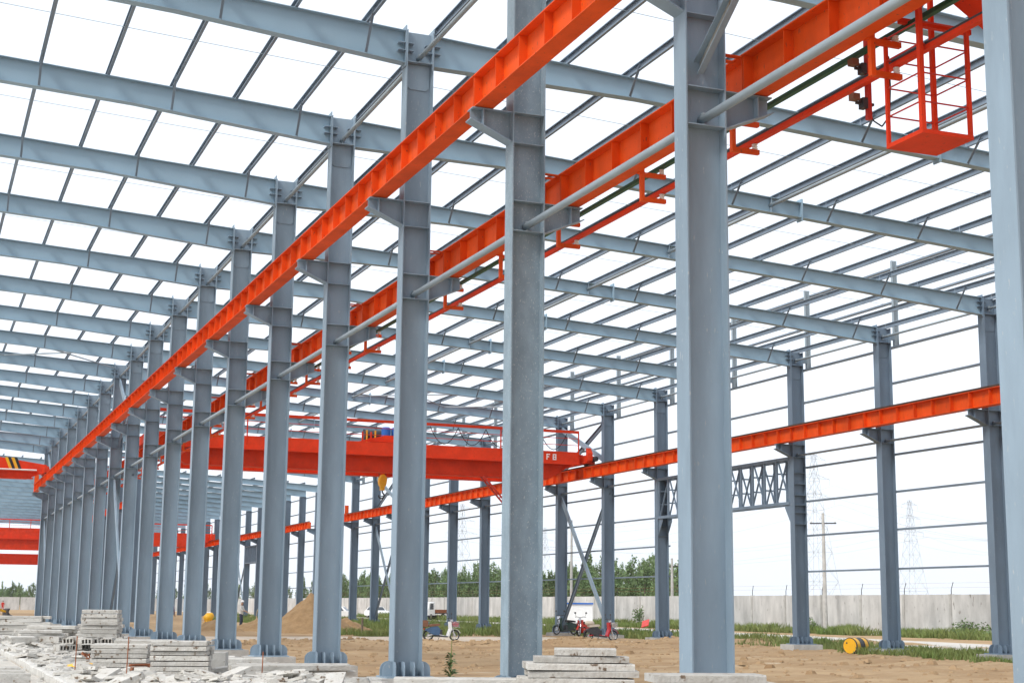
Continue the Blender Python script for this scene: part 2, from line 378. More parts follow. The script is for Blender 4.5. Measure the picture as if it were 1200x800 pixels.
# rafters -----------------------------------------------------------
def rafter_parts(t, x0, x1, stations, m, splices=(), braces=(), simple=False):
    xs_ = sorted(set([x0, x1]+[s_ for s_ in stations if x0 < s_ < x1]))
    tp = [(x, ztop(x)) for x in xs_]; bt = [(x, ztop(x)-rdepth(x)) for x in xs_]
    MB().prism([(x, z-0.012) for x, z in tp]+[(x, z+0.012) for x, z in reversed(bt)], 'y', -0.005, 0.005).build('web', m, t)
    MB().prism(tp+[(x, z-0.014) for x, z in reversed(tp)], 'y', -0.115, 0.115).build('top_flange', m, t)
    MB().prism([(x, z+0.014) for x, z in bt]+list(reversed(bt)), 'y', -0.115, 0.115).build('bottom_flange', m, t)
    for sx in splices:
        MB().box(sx-0.02, sx+0.02, -0.135, 0.135, ztop(sx)-rdepth(sx)-0.09, ztop(sx)+0.10).build('splice_plate', m, t)
    for bx in braces:
        zb = ztop(bx)-rdepth(bx)+0.016; zt = ztop(bx)+0.10
        for s_ in (-1, 1):
            MB().bar((bx, s_*0.10, zb), (bx, s_*0.62, zt), 0.05, 0.008, (1, 0, 0)).bar((bx-0.022, s_*0.105, zb+.01), (bx-0.022, s_*0.625, zt+.01), 0.006, 0.05, (1, 0, 0)).build('fly_brace', PURL, t)
ST = [4, 14, 22, 28, 8.7]
rl = thing('roof_rafter', 'tapered grey steel roof rafter rising from the middle row towards the ridge', 'rafter', (0, 0, 0), 0, 'rafters of the left span')
rafter_parts(rl, RIDGE, XM-D/2-0.023, ST, RAFT, (-1.2,), [PUR[i] for i in range(len(PUR)) if (i-3) % 2 == 0 and PUR[i] < XM-.3])
rr = thing('roof_rafter', 'tapered grey steel roof rafter sloping from the middle row down to the outer wall', 'rafter', (0, 0, 0), 0, 'rafters of the right span')
rafter_parts(rr, XM+D/2+0.023, XR-D/2-0.026, ST, RAFT, (21.9,), [PUR[i] for i in range(len(PUR)) if (i-3) % 2 == 0 and XM+.3 < PUR[i] < XR-.6])
# stub that takes the round tie at mid span
MB().box(20.95, 20.965, -0.11, 0.11, ztop(20.96)-rdepth(20.96)+0.015, ztop(20.96)-0.015).build('tie_plate', STEEL, rr)
for k in range(0, KLAST+1):
    for proto in (rl, rr):
        o = proto if k == 1 else copy_tree(proto)
        o.location = (0, YK(k), 0)
        o['label'] = 'grey roof rafter %s from %s' % ('rising to the ridge' if proto is rl else 'falling to the eave', mref(k))
# purlins: C section open towards -x, one line per roof line, one piece per bay
def purlin_mesh(length, dep=0.18, fl=0.065, th=0.006, lip=0.02):
    b = MB()
    b.box(fl-th, fl, 0, length, 0, dep); b.box(0, fl-th, 0, length, 0, th); b.box(0, fl-th, 0, length, dep-th, dep)
    b.box(0, th, 0, length, th, lip); b.box(0, th, 0, length, dep-lip, dep-th)
    return b.mesh('purlin_piece', PURL)
pm = purlin_mesh(BAY-0.012)
clm = MB().box(-0.01, 0.0, -0.05, 0.05, 0.0, 0.15).mesh('cleat', STEEL)
for i, x in enumerate(PUR):
    t = thing('roof_purlin', 'thin grey channel purlin running the length of the roof over the rafters', 'purlin', (x-0.03, YK(0), ztop(x)+0.004), 0, 'purlins of the near roof')
    t['label'] = 'grey channel purlin of the near roof, %s line up from the eave' % ORD[len(PUR)-i]
    if i == len(PUR)-1: tag(t, 'grey channel eave purlin running along the top of the outer wall', 'purlin')
    for k in range(0, KLAST): link('purlin_piece', pm, t, (0, BAY*k+0.006, 0))
# sag rods, one line per bay
for k in range(1, KLAST):
    b = MB()
    for s_ in (-0.03,):
        b.path([(x, YK(k)+3.0+0.25*((j % 2)*2-1)*0, ztop(x)+0.10) for j, x in enumerate(PUR)], 0.007, 4)
    tag(b.build('sag_rod', TUBE), 'thin sag rod line crossing the purlins just beyond %s' % mref(k), 'rod', 'sag rods between the purlins')
# round ties along the rows
def ties(x, z, r, label, group, ks, short, m=TUBE, gap=0.012):
    me = MB().tube((0, gap, 0), (0, BAY-gap, 0), r, 12, mi=0).mesh('tie_tube', m, smooth=False)
    for p in me.polygons: p.use_smooth = len(p.vertices) == 4
    ea = MB().box(-0.012, 0.012, -0.0, 0.09, -0.085, 0.085).mesh('tie_lug', m)
    for k in ks:
        t = thing('tie_tube', label, 'tie tube', (x, YK(k), z), 0, group)
        t['label'] = short+(mref(k) if x < 30 else 'the '+(rref(k) if k != 8 else 'short column over the gateway'))
        link('tube', me, t); link('lug', ea, t, (0, 0.013, 0)); link('lug', ea, t, (0, BAY-0.103, 0))
ties(XM, 7.47, 0.057, 'pale round strut tube between middle row columns at runway bracket level', 'strut tubes at bracket level', range(0, KLAST), 'bracket level strut tube leaving ')
ties(XM, 12.43, 0.050, 'round strut tube between the heads of the middle row columns', 'strut tubes at the column heads', range(0, KLAST), 'column head strut tube leaving ')
ties(20.96, ztop(20.96)-0.22, 0.050, 'round strut tube between the rafters halfway across the right span', 'strut tubes at mid rafter', range(0, KLAST), 'mid rafter strut tube from the rafter of ')
ties(XR, 11.32, 0.045, 'round strut tube between the heads of the outer wall columns', 'strut tubes of the outer wall heads', [k for k in range(4, KLAST)], 'head strut leaving ')
ties(XR, 7.44, 0.045, 'round strut tube between outer wall columns just under the runway girder', 'strut tubes of the outer wall', [k for k in range(4, KLAST) if k not in (7, 8)], 'under girder strut leaving ')

# runway girders ------------------------------------------------------
GH, GW = 0.56, 0.33
def girder_proto(label, group, tie_x=None):
    t = thing('runway_girder', label, 'girder', (0, 0, 0), 0, group)
    L0, L1 = 0.006, BAY-0.006
    MB().box(-0.006, 0.006, L0, L1, 0.016, GH-0.018).build('web', ORANGE, t)
    MB().box(-GW/2, GW/2, L0, L1, GH-0.018, GH).build('top_flange', ORANGE, t)
    MB().box(-GW/2, GW/2, L0, L1, 0, 0.016).build('bottom_flange', ORANGE, t)
    st = MB().box(-GW/2+0.02, GW/2-0.02, -0.006, 0.006, 0.017, GH-0.019).mesh('stiffener', ORANGE)
    ys_ = [0.02]+[1.0*i for i in range(1, 6)]+[BAY-0.02]
    for y in ys_: link('stiffener', st, t, (0, y, 0))
    bo = MB()
    for y in (0.0,):
        for z in (0.16, 0.25, 0.34):
            for s_ in (-1, 1): bo.tube((s_*0.09, 0.028, z), (s_*0.09, 0.055, z), 0.016, 6)
    bo.build('joint_bolts', DARK, t)
    rl_ = MB().prism([(-0.055, GH+0.001), (0.055, GH+0.001), (0.055, GH+0.012), (0.012, GH+0.03), (0.012, GH+0.065), (0.032, GH+0.075), (0.032, GH+0.10), (-0.032, GH+0.10), (-0.032, GH+0.075), (-0.012, GH+0.065), (-0.012, GH+0.03), (-0.055, GH+0.012)], 'y', L0, L1)
    rl_.build('crane_rail', RAIL, t)
    if tie_x:
        x0, x1 = sorted((tie_x, math.copysign(GW/2-0.02, tie_x)))
        for y in (-0.10, 0.09): MB().box(x0, x1, y+0.1, y+0.18, GH-0.035, GH-0.0185).build('tie_plate', ORANGE, t)
    MB().box(-0.13, 0.13, 0.02, 0.15, -0.0145, -0.0005).build('bearing_pad', DARK, t)
    return t
gA = girder_proto('orange runway girder on the left brackets of the middle row', 'girders left of the middle row')
gB = girder_proto('orange runway girder on the right brackets of the middle row above the conductor bars', 'girders right of the middle row', tie_x=-(0.78-D/2)+0.005)
gR = girder_proto('orange runway girder on the inner brackets of the outer wall', 'girders of the outer wall')
for pr, x, z, k0 in ((gA, XM-0.78, ZA+0.016, 0), (gB, XM+0.78, ZB+0.016, -1), (gR, XR-0.78, ZB+0.016, 4)):
    for k in range(k0, KLAST):
        o = pr if k == k0 else copy_tree(pr)
        o.location = (x, YK(k), z)
        if pr is gR: o['label'] = 'girder length starting at the ' + (rref(k) if k != 8 else 'short column on the gateway truss')
        elif k == -1: o['label'] = 'orange right girder length above the near bridge crane, before the tallest column'
        else: o['label'] = 'orange %s side girder length running onward from %s' % ('left' if pr is gA else 'right', mref(k))
for x, z, lb in ((XM-0.78, ZA, 'orange end stop plate at the far end of the left runway girder'), (XR-0.78, ZB, 'orange end stop upright at the far end of the outer wall girder')):
    t = thing('runway_end_stop', lb, 'end stop', (x, YK(KLAST)-0.25, z+GH+0.016))
    MB().box(-0.16, 0.16, -0.012, 0.012, 0.101, 0.75).build('stop_plate', ORANGE, t)
    MB().prism([(0.012, 0.101), (0.2, 0.101), (0.012, 0.7)], 'x', -0.01, 0.01).build('gusset', ORANGE, t)
    MB().box(-0.16, 0.16, -0.012, 0.25, 0.001, 0.10).build('foot', ORANGE, t)
# conductor bars under the right girder
XH = 9.965
cb = thing('conductor_bracket', 'orange C shaped bracket with white insulators hung under the runway girder', 'bracket', (0, 0, 0), 0, 'conductor bar brackets')
MB().box(-0.03, 0.03, -0.035, 0.035, 7.44, 8.12).build('hanger', ORANGE, cb)
MB().box(-0.06, 0.03, -0.05, 0.05, 7.875, 7.894).build('clamp', ORANGE, cb)
for z in (7.44, 7.83):
    MB().box(0.031, 0.40, -0.03, 0.03, z, z+0.065).build('arm', ORANGE, cb)
    MB().lathe([(0, 0.028), (0.015, 0.045), (0.03, 0.03), (0.045, 0.045), (0.06, 0.03), (0.075, 0.042), (0.085, 0.03)], (0.34, 0, z+0.066), (0, 0, 1), 10).build('insulator', INSUL, cb)
first = True
for k in range(-1, KLAST):
    for dy in (0.9, 3.67):
        o = cb if first else copy_tree(cb); first = False
        o.location = (XH, YK(k)+dy, 0)
YC0, YC1 = YK(-1)-0.0, YK(KLAST)-0.3
b = MB(); x = XH+0.34; z = 7.44+0.153
t = thing('conductor_bar', 'red angle conductor bar on white insulators under the runway girder', 'conductor bar', (x, YC0, z))
LB = YC1-YC0
MB().box(-0.04, 0.04, 0, LB, 0, 0.010).box(-0.04, -0.030, 0, LB, 0.010, 0.058).build('angle_bar', RED, t)
MB().box(-0.042, -0.026, 0, LB, 0.0585, 0.085).build('dark_strip', DARK, t)  # dark strip along the top edge of the red angle
z = 7.83+0.153
tag(MB().box(x-0.035, x+0.035, YC0, YC1, z, z+0.06).build('conductor_bar', GREEN), 'dark green conductor bar on the upper arms under the runway girder', 'conductor bar')

# X bracing -----------------------------------------------------------
def x_brace(x, ya, yb, z0, z1, label, both=True, group='cross braces', off=0.0):
    t = thing('cross_brace', label, 'brace', (x, (ya+yb)/2, z0), 0, group)
    h = (yb-ya)/2; hz = z1-z0
    def ang(p, q, dx, sd):
        p, q = Vector(p), Vector(q)
        b = MB(); b.bar(p+Vector((dx, 0, 0)), q+Vector((dx, 0, 0)), 0.012, 0.16, (1, 0, 0)) if False else None
        d = (q-p).normalized(); n = Vector((0, -d.z, d.y))
        b.bar(p+Vector((dx, 0, 0)), q+Vector((dx, 0, 0)), 0.25, 0.010, (1, 0, 0))
        for s_ in (-0.13, 0.13):
            b.bar(p+n*s_+Vector((dx-0.035*sd, 0, 0)), q+n*s_+Vector((dx-0.035*sd, 0, 0)), 0.010, 0.08, (1, 0, 0))
        return b
    ang((0, -h, 0), (0, h, hz), -0.05, -1).build('diagonal', STEEL, t)
    if both: ang((0, h, 0), (0, -h, hz), 0.13, 1).build('diagonal', PURL, t)  # second diagonal takes the darker purlin paint to stand for its shaded side
    return t
for ka in (10, 16):
    x_brace(XR, YK(ka)+0.02, YK(ka+1)-0.02, 0.35, 7.2, 'crossed steel braces between outer wall columns below the girder', group='lower wall braces')
    x_brace(XR, YK(ka)+0.02, YK(ka+1)-0.02, 8.7, 11.0, 'crossed steel braces between outer wall columns above the girder', group='upper wall braces')
for ka in (10, 17):
    x_brace(XM, YK(ka)+0.02, YK(ka+1)-0.02, 0.35, 7.2, 'crossed steel braces between middle row columns below the strut tube', group='lower middle braces')
    x_brace(XM, YK(ka)+0.02, YK(ka+1)-0.02, 9.0, 12.2, 'crossed steel braces between middle row columns above the girder', group='upper middle braces')
t = thing('cross_brace', 'single weathered channel brace rising from a middle row column head to the next', 'brace', (XM, YK(1), 8.0))
p, q = Vector((0.0, -0.03, 0.15)), Vector((0.0, -BAY+0.1, 4.2)); d = (q-p).normalized(); n = Vector((0, -d.z, d.y))
MB().bar(p, q, 0.19, 0.012, (1, 0, 0)).build('channel_web', GALV, t)
for s_ in (-0.10, 0.10): MB().bar(p+n*s_+Vector((-0.045, 0, 0)), q+n*s_+Vector((-0.045, 0, 0)), 0.012, 0.085, (1, 0, 0)).build('channel_flange', STEEL, t)
# roof bracing rods in the braced bay
for ka in (10, 17):
    for (xa, xb) in ((XM-0.3, 3.4), (3.4, -2.6), (20.9, 26), (26, 32)):
        t = thing('roof_brace', 'thin crossed roof bracing under the purlins of a braced bay', 'brace', ((xa+xb)/2, YK(ka)+3, ztop((xa+xb)/2)-0.2), 0, 'roof braces')
        c_ = Vector(t.location)
        for (pa, pb) in (((xa, YK(ka)+0.12), (xb, YK(ka+1)-0.12)), ((xa, YK(ka+1)-0.12), (xb, YK(ka)+0.12))):
            MB().tube(Vector((pa[0], pa[1], ztop(pa[0])-0.18))-c_, Vector((pb[0], pb[1], ztop(pb[0])-0.18-0.03*(pa[1] > pb[1])))-c_, 0.032, 8).build('rod', TUBE, t)
# wall girts, parapet ---------------------------------------------------
gm = MB(); gm.box(0, 0.16, 0.0, BAY-0.02, -0.003, 0.003); gm.box(0, 0.006, 0, BAY-0.02, 0.003, 0.062); gm.box(0.154, 0.16, 0, BAY-0.02, 0.003, 0.062)
gmesh = gm.mesh('wall_girt', PURL)
cl = MB().box(-0.02, 0.14, -0.05, 0.05, -0.012, -0.004).box(-0.02, -0.002, -0.05, 0.05, -0.12, 0.05).mesh('girt_cleat', STEEL)
def girts(ks, door=()):
    for k in ks:
        for z in (10.91, 9.58, 8.26, 6.94, 5.58, 4.21, 2.79):
            if k in door and z < 7.3: continue
            t = thing('wall_girt', 'thin horizontal grey girt between outer wall columns', 'girt', (XR+D/2+0.022, YK(k)+0.01, z), 0, 'girts of the outer wall')
            link('girt', gmesh, t); link('cleat', cl, t, (0, 0.055, 0)) if k < 19 else None
            n_ = ORD[[2.79, 4.21, 5.58, 6.94, 8.26, 9.58, 10.91].index(z)+1]
            if k < 19: t['label'] = '%s girt up, starting at %s' % (n_, rref(k) if k != 8 else 'the short column over the gateway')
            else: t['label'] = '%s girt up in the %s wall bay of the far hall' % (n_, ORD[k-19])
girts(range(4, KLAST), (7, 8))
pp = thing('parapet_post', 'short grey parapet post standing above the eave of the outer wall', 'post', (0, 0, 0), 0, 'parapet posts')
MB().box(-0.1, -0.092, -0.06, 0.06, 11.0, 14.3).build('flange', TUBE, pp); MB().box(0.092, 0.1, -0.06, 0.06, 11.0, 14.3).build('flange', TUBE, pp)
MB().box(-0.0918, 0.0918, -0.004, 0.004, 11.0, 14.3).build('web', TUBE, pp)
MB().box(-0.335, -0.1005, -0.06, 0.06, 11.25, 11.45).build('seat', STEEL, pp)
for k in range(4, KLAST+1):
    o = pp if k == 4 else copy_tree(pp)
    o.location = (XR+D/2+0.34, YK(k), 0)
    o['label'] = 'parapet post above the ' + (rref(k) if k != 8 else 'short column on the gateway truss')
for k in range(4, KLAST):
    for z in (12.75, 14.05):
        t = thing('parapet_girt', 'thin grey parapet rail between the posts above the eave', 'girt', (XR+D/2+0.444, YK(k)+0.01, z), 0, 'parapet rails'); link('girt', gmesh, t)
# gateway truss -----------------------------------------------------------
def truss(ya, yb, z0, z1, label):
    t = thing('gateway_truss', label, 'truss', (XR, (ya+yb)/2, z0)); h = (yb-ya)/2; H_ = z1-z0
    n = max(8, int(round((yb-ya)/1.0)))
    for x in (-0.24, 0.24):
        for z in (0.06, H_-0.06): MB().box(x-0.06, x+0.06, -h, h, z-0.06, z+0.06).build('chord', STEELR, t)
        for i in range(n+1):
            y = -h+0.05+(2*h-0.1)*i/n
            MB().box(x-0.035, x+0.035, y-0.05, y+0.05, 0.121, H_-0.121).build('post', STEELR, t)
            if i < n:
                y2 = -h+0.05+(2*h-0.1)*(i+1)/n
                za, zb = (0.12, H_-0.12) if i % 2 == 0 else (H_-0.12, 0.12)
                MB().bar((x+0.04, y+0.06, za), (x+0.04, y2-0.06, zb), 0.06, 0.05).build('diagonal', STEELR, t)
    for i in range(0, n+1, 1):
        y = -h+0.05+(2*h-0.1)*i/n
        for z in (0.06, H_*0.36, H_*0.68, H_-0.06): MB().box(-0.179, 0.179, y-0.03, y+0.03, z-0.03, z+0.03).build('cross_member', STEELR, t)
    return t
truss(YK(7)+W/2+0.01, YK(9)-W/2-0.01, 5.48, 7.40, 'double grey lattice truss over the gateway between outer wall columns')
for k, s_ in ((7, 1), (9, -1)):
    t = thing('truss_corbel', 'bolted knee bracket carrying the end of the gateway truss', 'bracket', (XR, YK(k)+s_*(W/2+0.002), 5.0), 0, 'knee brackets under the truss')
    for x in (-0.24, 0.24):
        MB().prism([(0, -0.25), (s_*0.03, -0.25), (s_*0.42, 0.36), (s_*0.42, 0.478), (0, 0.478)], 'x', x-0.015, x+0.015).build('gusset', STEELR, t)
    MB().box(-0.29, 0.29, min(0, s_*0.02), max(0, s_*0.02), -0.3, 0.474).build('back_plate', STEELR, t) if False else None
# band plates on the two gate columns
for k in (7, 9):
    for z in (4.7, 5.15, 5.45, 5.85, 6.3, 6.75):
        for s_ in (-1, 1):
            y0, y1 = sorted((s_*0.007, s_*(W/2-0.008)))
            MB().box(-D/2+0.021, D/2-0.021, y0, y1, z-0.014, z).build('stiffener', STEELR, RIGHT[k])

# ------------------------------------------------------------------ the second hall behind
K2A, K2B = 20, 36
XM2 = XM+8.5
def lite_column(x, k, zt, lb, grp, brk, proto=[None]*3, key=0):
    if proto[key] is None:
        t = thing('steel_column', lb, 'column', (x, YK(k), 0), 0, grp)
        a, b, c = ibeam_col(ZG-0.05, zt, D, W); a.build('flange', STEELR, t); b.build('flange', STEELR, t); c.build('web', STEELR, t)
        for sx, z in brk: bracket(t, sx, z, STEELR)
        proto[key] = t
    else:
        o = copy_tree(proto[key]); o.location = (x, YK(k), 0)
r2 = thing('roof_rafter', 'grey steel roof rafter of the far hall beyond the gap', 'rafter', (0, 0, 0), 0, 'rafters of the far hall')
rafter_parts(r2, RIDGE, XR+D/2, ST, RAFT)
purl2 = MB()
for k in range(K2A, K2B+1):
    o = r2 if k == K2A else copy_tree(r2)
    o.location = (0, YK(k), 0)
    lite_column(XM2, k, ztop(XM2)-rdepth(XM2)-0.002, 'plain grey steel column inside the far hall', 'inner columns of the far hall', [(-1, ZA), (1, ZB)], key=0)
    lite_column(XR, k, ztop(XR)-rdepth(XR)-0.002, 'plain grey steel column in the outer wall of the far hall', 'wall columns of the far hall', [(-1, ZB)], key=1)
pm2 = purlin_mesh(BAY*(K2B-K2A)+0.3)
for x in PUR:
    t = link('roof_purlin', pm2, None, (x-0.03, YK(K2A)-0.15, ztop(x)+0.003)); tag(t, 'thin purlin running over the rafters of the far hall', 'purlin', 'purlins of the far hall')
gm2 = MB(); L2 = BAY*(K2B-K2A)
def far_girder(x, z, lb):
    t = thing('runway_girder', lb, 'girder', (x, YK(K2A), z))
    MB().box(-0.006, 0.006, 0, L2, 0.016, GH-0.018).build('web', ORANGE, t)
    MB().box(-GW/2, GW/2, 0, L2, GH-0.018, GH).build('top_flange', ORANGE, t); MB().box(-GW/2, GW/2, 0, L2, 0, 0.016).build('bottom_flange', ORANGE, t)
    st = MB().box(-GW/2+0.02, GW/2-0.02, -0.006, 0.006, 0.017, GH-0.019).mesh('stiffener', ORANGE)
    for i in range(int(L2)+1): link('stiffener', st, t, (0, i*1.0, 0))
    MB().box(-0.03, 0.03, 0, L2, GH+0.001, GH+0.1).build('crane_rail', RAIL, t)
far_girder(XM2-0.78, ZA+0.004, 'orange runway girder left of the inner columns of the far hall')
far_girder(XM2+0.78, ZB+0.004, 'orange runway girder right of the inner columns of the far hall')
far_girder(XR-0.78, ZB+0.004, 'orange runway girder along the outer wall of the far hall')
girts(range(K2A, K2B), (24, 25))
truss(YK(24)+W/2+0.01, YK(26)-W/2-0.01, 5.48, 7.3, 'grey lattice truss over a gateway in the far hall wall') if False else None
truss(YK(24)+W/2+0.01, YK(25)-W/2-0.01, 5.48, 7.3, 'grey lattice truss panel between two wall columns of the far hall')
x_brace(XR, YK(25)+0.02, YK(26)-0.02, 0.1, 7.2, 'crossed braces in the outer wall of the far hall', group='far hall braces')
x_brace(XR, YK(29)+0.02, YK(30)-0.02, 0.1, 7.2, 'crossed braces in the outer wall of the far hall', group='far hall braces')

# ------------------------------------------------------------------ bridge cranes
def railing(t, x0, x1, y, z0, h, step, m, thick=0.03, mids=2):
    n = max(1, int(round((x1-x0)/step)))
    for i in range(n+1):
        xx = x0+(x1-x0)*i/n; MB().box(xx-thick, xx+thick, y-0.02, y+0.02, z0-0.35, z0+h).build('railing_post', m, t)
    MB().box(x0, x1, y-0.08, y-0.021, z0+h-0.09, z0+h+0.05).build('top_rail', m, t)
    for j in range(mids):
        zz = z0+h*(j+1)/(mids+1); MB().box(x0, x1, y+0.021, y+0.04, zz-0.015, zz+0.015).build('mid_rail', m, t)
def bridge_crane(name_label, xa, xb, zr, y, trolley_x, marks=True):
    # xa, xb = rail centre lines; zr = rail top; y = front girder centre
    t = thing('bridge_crane', name_label, 'crane', (0, y, 0))
    zt, zb = zr+0.68, zr-0.72
    for yy in (0.0, 2.2):
        out = [(xa-0.1, zr+0.25), (xa+0.5, zr+0.12), (xa+1.9, zb), (xb-1.9, zb), (xb-0.5, zr+0.12), (xb+0.1, zr+0.25), (xb+0.1, zt-0.1), (xa-0.1, zt-0.1)]
        gd = MB().prism(out, 'y', yy-0.24, yy+0.24).build('main_girder', RED, t)
        MB().box(xa+1.9, xb-1.9, yy-0.31, yy+0.31, zb-0.022, zb-0.001).build('bottom_flange', RED, gd)
        MB().box(xa, xb, yy-0.31, yy+0.31, zt-0.099, zt-0.075).build('top_flange', RED, gd)
        MB().box(xa+0.6, xb-0.6, yy-0.035, yy+0.035, zt-0.074, zt+0.03).build('trolley_rail', RAIL, gd)
        for i in range(1, 7):
            xx = xa+(xb-xa)*i/7
    MB().box(xa+0.3, xb-0.4, -0.74, -0.70, zt-0.62, zt).build('walkway_fascia', RED, t)
    MB().box(xa+0.3, xb-0.4, -0.80, -0.741, zt-0.66, zt-0.60).build('fascia_lip', RED, t)
    MB().box(xa+0.3, xb-0.4, -0.699, -0.245, zt-0.10, zt-0.06).build('walkway_deck', RED, t)
    railing(t, xa+0.35, xb-0.45, -0.75, zt, 1.05, 4.4, RED)
    if marks:   # two small white painted characters on the fascia
        for i, xx in enumerate((xb-2.15, xb-1.8)):
            mk = MB(); y0, y1 = -0.746, -0.7405
            zc = zt-0.3
            mk.box(xx-0.10, xx-0.05, y0, y1, zc-0.15, zc+0.15)
            if i == 0: mk.box(xx-0.05, xx+0.10, y0, y1, zc+0.10, zc+0.15); mk.box(xx-0.05, xx+0.05, y0, y1, zc-0.02, zc+0.03)
            else:
                mk.box(xx+0.05, xx+0.10, y0, y1, zc-0.15, zc+0.15)
                for q in (-0.15, -0.025, 0.10): mk.box(xx-0.05, xx+0.05, y0, y1, zc+q, zc+q+0.05)
            mk.build('painted_mark', WHITE, t)
    # end trucks with wheels and drive
    for xx, sx in ((xa, -1), (xb, 1)):
        et = MB().box(xx-0.16, xx+0.16, -1.0, 3.2, zr+0.10, zr+0.52).build('end_truck', RED, t)
        for yy in (-0.7, 2.9):
            MB().lathe([(0, 0.20), (0.02, 0.235), (0.04, 0.20), (0.12, 0.20), (0.14, 0.235), (0.16, 0.2)], (xx-0.08, yy, zr+0.205), (1, 0, 0), 16).build('wheel', DARK, et)
        MB().box(xx+0.17, xx+0.42, -0.9, -0.55, zr+0.05, zr+0.50).build('gearbox', RED, et)
        MB().lathe([(0, 0.13), (0.4, 0.13), (0.42, 0.09)], (xx+0.3, -1.32, zr+0.32), (0, 1, 0), 12).build('drive_motor', DARK, et)
        MB().prism([(-1.0, zr+0.1), (-1.22, zr+0.25), (-1.22, zr+0.62), (-1.0, zr+0.9)], 'x', xx-0.14, xx+0.14).build('buffer_frame', RED, et)
    # trolley
    tr = MB().box(trolley_x-1.0, trolley_x+1.0, 0.05, 2.15, zt+0.06, zt+0.28).build('trolley_frame', RED, t)
    MB().prism([(trolley_x-1.6, zt+0.1), (trolley_x+1.0, zt+0.1), (trolley_x+1.0, zt+0.42), (trolley_x-0.3, zt+0.42)], 'y', 0.0, 0.045).build('side_plate', RED, tr)
    for i in range(3):
        MB().lathe([(0, 0.2), (0.03, 0.23), (0.55, 0.23), (0.62, 0.18)], (trolley_x-0.05+i*0.52, 0.5, zt+0.29), (0, 0, 1), 14).build('motor', BLUE, tr)
    MB().lathe([(0, 0.30), (0.05, 0.27), (1.2, 0.27), (1.25, 0.30)], (trolley_x-0.9, 1.6, zt+0.60), (1, 0, 0), 16).build('hoist_drum', DARK, tr)
    for i in range(4): MB().box(trolley_x-1.35+i*0.22, trolley_x-1.28+i*0.22, 0.3, 0.36, zt+0.1, zt+0.62+0.08*(i % 2)).build('cable_post', YELLOW if i % 2 else RED, tr)
    # festoon cable on the railing
    fx = trolley_x+2.0; i = 0
    while fx < xb-1.2:
        w_ = 1.5; pts = [(fx+w_*u/8, -0.35, zt+0.98-0.86*(1-(2*u/8-1)**2)) for u in range(9)]
        MB().path(pts, 0.022, 5).build('festoon_loop', BLACK, t); fx += w_; i += 1
    return t, tr, zb
ZRAIL = ZB+0.016+GH+0.10
YCR = 72.05
c1, tr1, zb1 = bridge_crane('red double girder bridge crane spanning the right hall with a railed walkway', XM+0.78, XR-0.78, ZRAIL, YCR, 21.75)
# hook block of that crane
hk = thing('crane_hook', 'yellow hook block hanging on ropes under the bridge crane', 'hook', (21.75, YCR+1.1, 6.95))
hk.scale = (.9, .9, .86)
pb = [(0.22*math.cos(a_)*(1.0 if abs(math.sin(a_)) < .8 else 1.0), 0.62+0.40*math.sin(a_)) for a_ in [i*math.pi/8 for i in range(16)]]
MB().prism(pb, 'y', -0.16, 0.16).build('sheave_case', YELLOW, hk)
MB().lathe([(0, 0.2), (0.03, 0.24), (0.06, 0.2)], (0.0, -0.2, 0.72), (0, 1, 0), 14).build('sheave', YELLOW, hk)
MB().box(-0.12, 0.12, -0.1, 0.1, 0.08, 0.26).build('swivel', YELLOW, hk)
hp = [(0.0, 0, 0.08), (0.02, 0, -0.05), (0.13, 0, -0.16), (0.10, 0, -0.32), (-0.03, 0, -0.40), (-0.17, 0, -0.33), (-0.20, 0, -0.2)]
MB().path(hp, 0.045, 8).build('hook', DARK, hk)
rp_ = MB()
for dx, dy in ((-0.18, -0.1), (0.18, -0.1), (-0.18, 0.1), (0.18, 0.1)): rp_.tube((dx, dy, 0.8), (dx, dy, 2.75), 0.014, 5)
rp_.build('rope', DARK, hk)
# ladder hung from the crane girder
ld = thing('crane_ladder', 'slanting red steel ladder hung under the bridge crane girder', 'ladder', (27.6, YCR-0.3, 0))
p, q = Vector((-1.0, 0, zb1-0.02)), Vector((0.95, 0, 5.75))
for dy in (-0.22, 0.22): MB().bar(p+Vector((0, dy, 0)), q+Vector((0, dy, 0)), 0.05, 0.16, (0, 1, 0)).build('stringer', REDDK, ld)
for i in range(1, 10):
    c_ = p.lerp(q, i/10); MB().box(c_.x-0.06, c_.x+0.06, -0.194, 0.194, c_.z-0.012, c_.z+0.012).build('tread', REDDK, ld)
MB().tube((0.95, -0.2, 5.75), (0.95, -0.2, zb1-0.02), 0.025, 6).build('hanger_rod', DARK, ld)
# near crane: the same kind of bridge, close to the camera's column
c0 = copy_tree(c1, label='red bridge crane end right beside the tall near column with the cage under it'); c0.location = (0, 11.2, 0)
# crane of the left hall with warning stripes
XAL = XM-0.78
t = thing('bridge_crane', 'red bridge crane of the left hall with black and yellow warning stripes', 'crane', (0, 110.5, 0))
zr = ZA+0.016+GH+0.10
out = [(-15.0, zr-0.30), (XAL-1.2, zr-0.30), (XAL-0.4, zr+0.08), (XAL+0.25, zr+0.08), (XAL+0.3, zr+0.45), (XAL+0.05, zr+0.72), (XAL-3.2, zr+1.18), (-15, zr+1.18)]
MB().prism(out, 'y', -0.3, 0.3).build('main_girder', RED, t)
for j in range(2):
    x0 = 5.45+j*0.42
    MB().prism([(x0, zr+1.16), (x0+0.20, zr+1.16), (x0+0.55, zr+0.33), (x0+0.35, zr+0.33)], 'y', -0.308, -0.301).build('yellow_stripe', YELLOW, t)
    MB().prism([(x0+0.20, zr+1.16), (x0+0.40, zr+1.16), (x0+0.75, zr+0.33), (x0+0.55, zr+0.33)], 'y', -0.308, -0.301).build('black_stripe', BLACK, t)
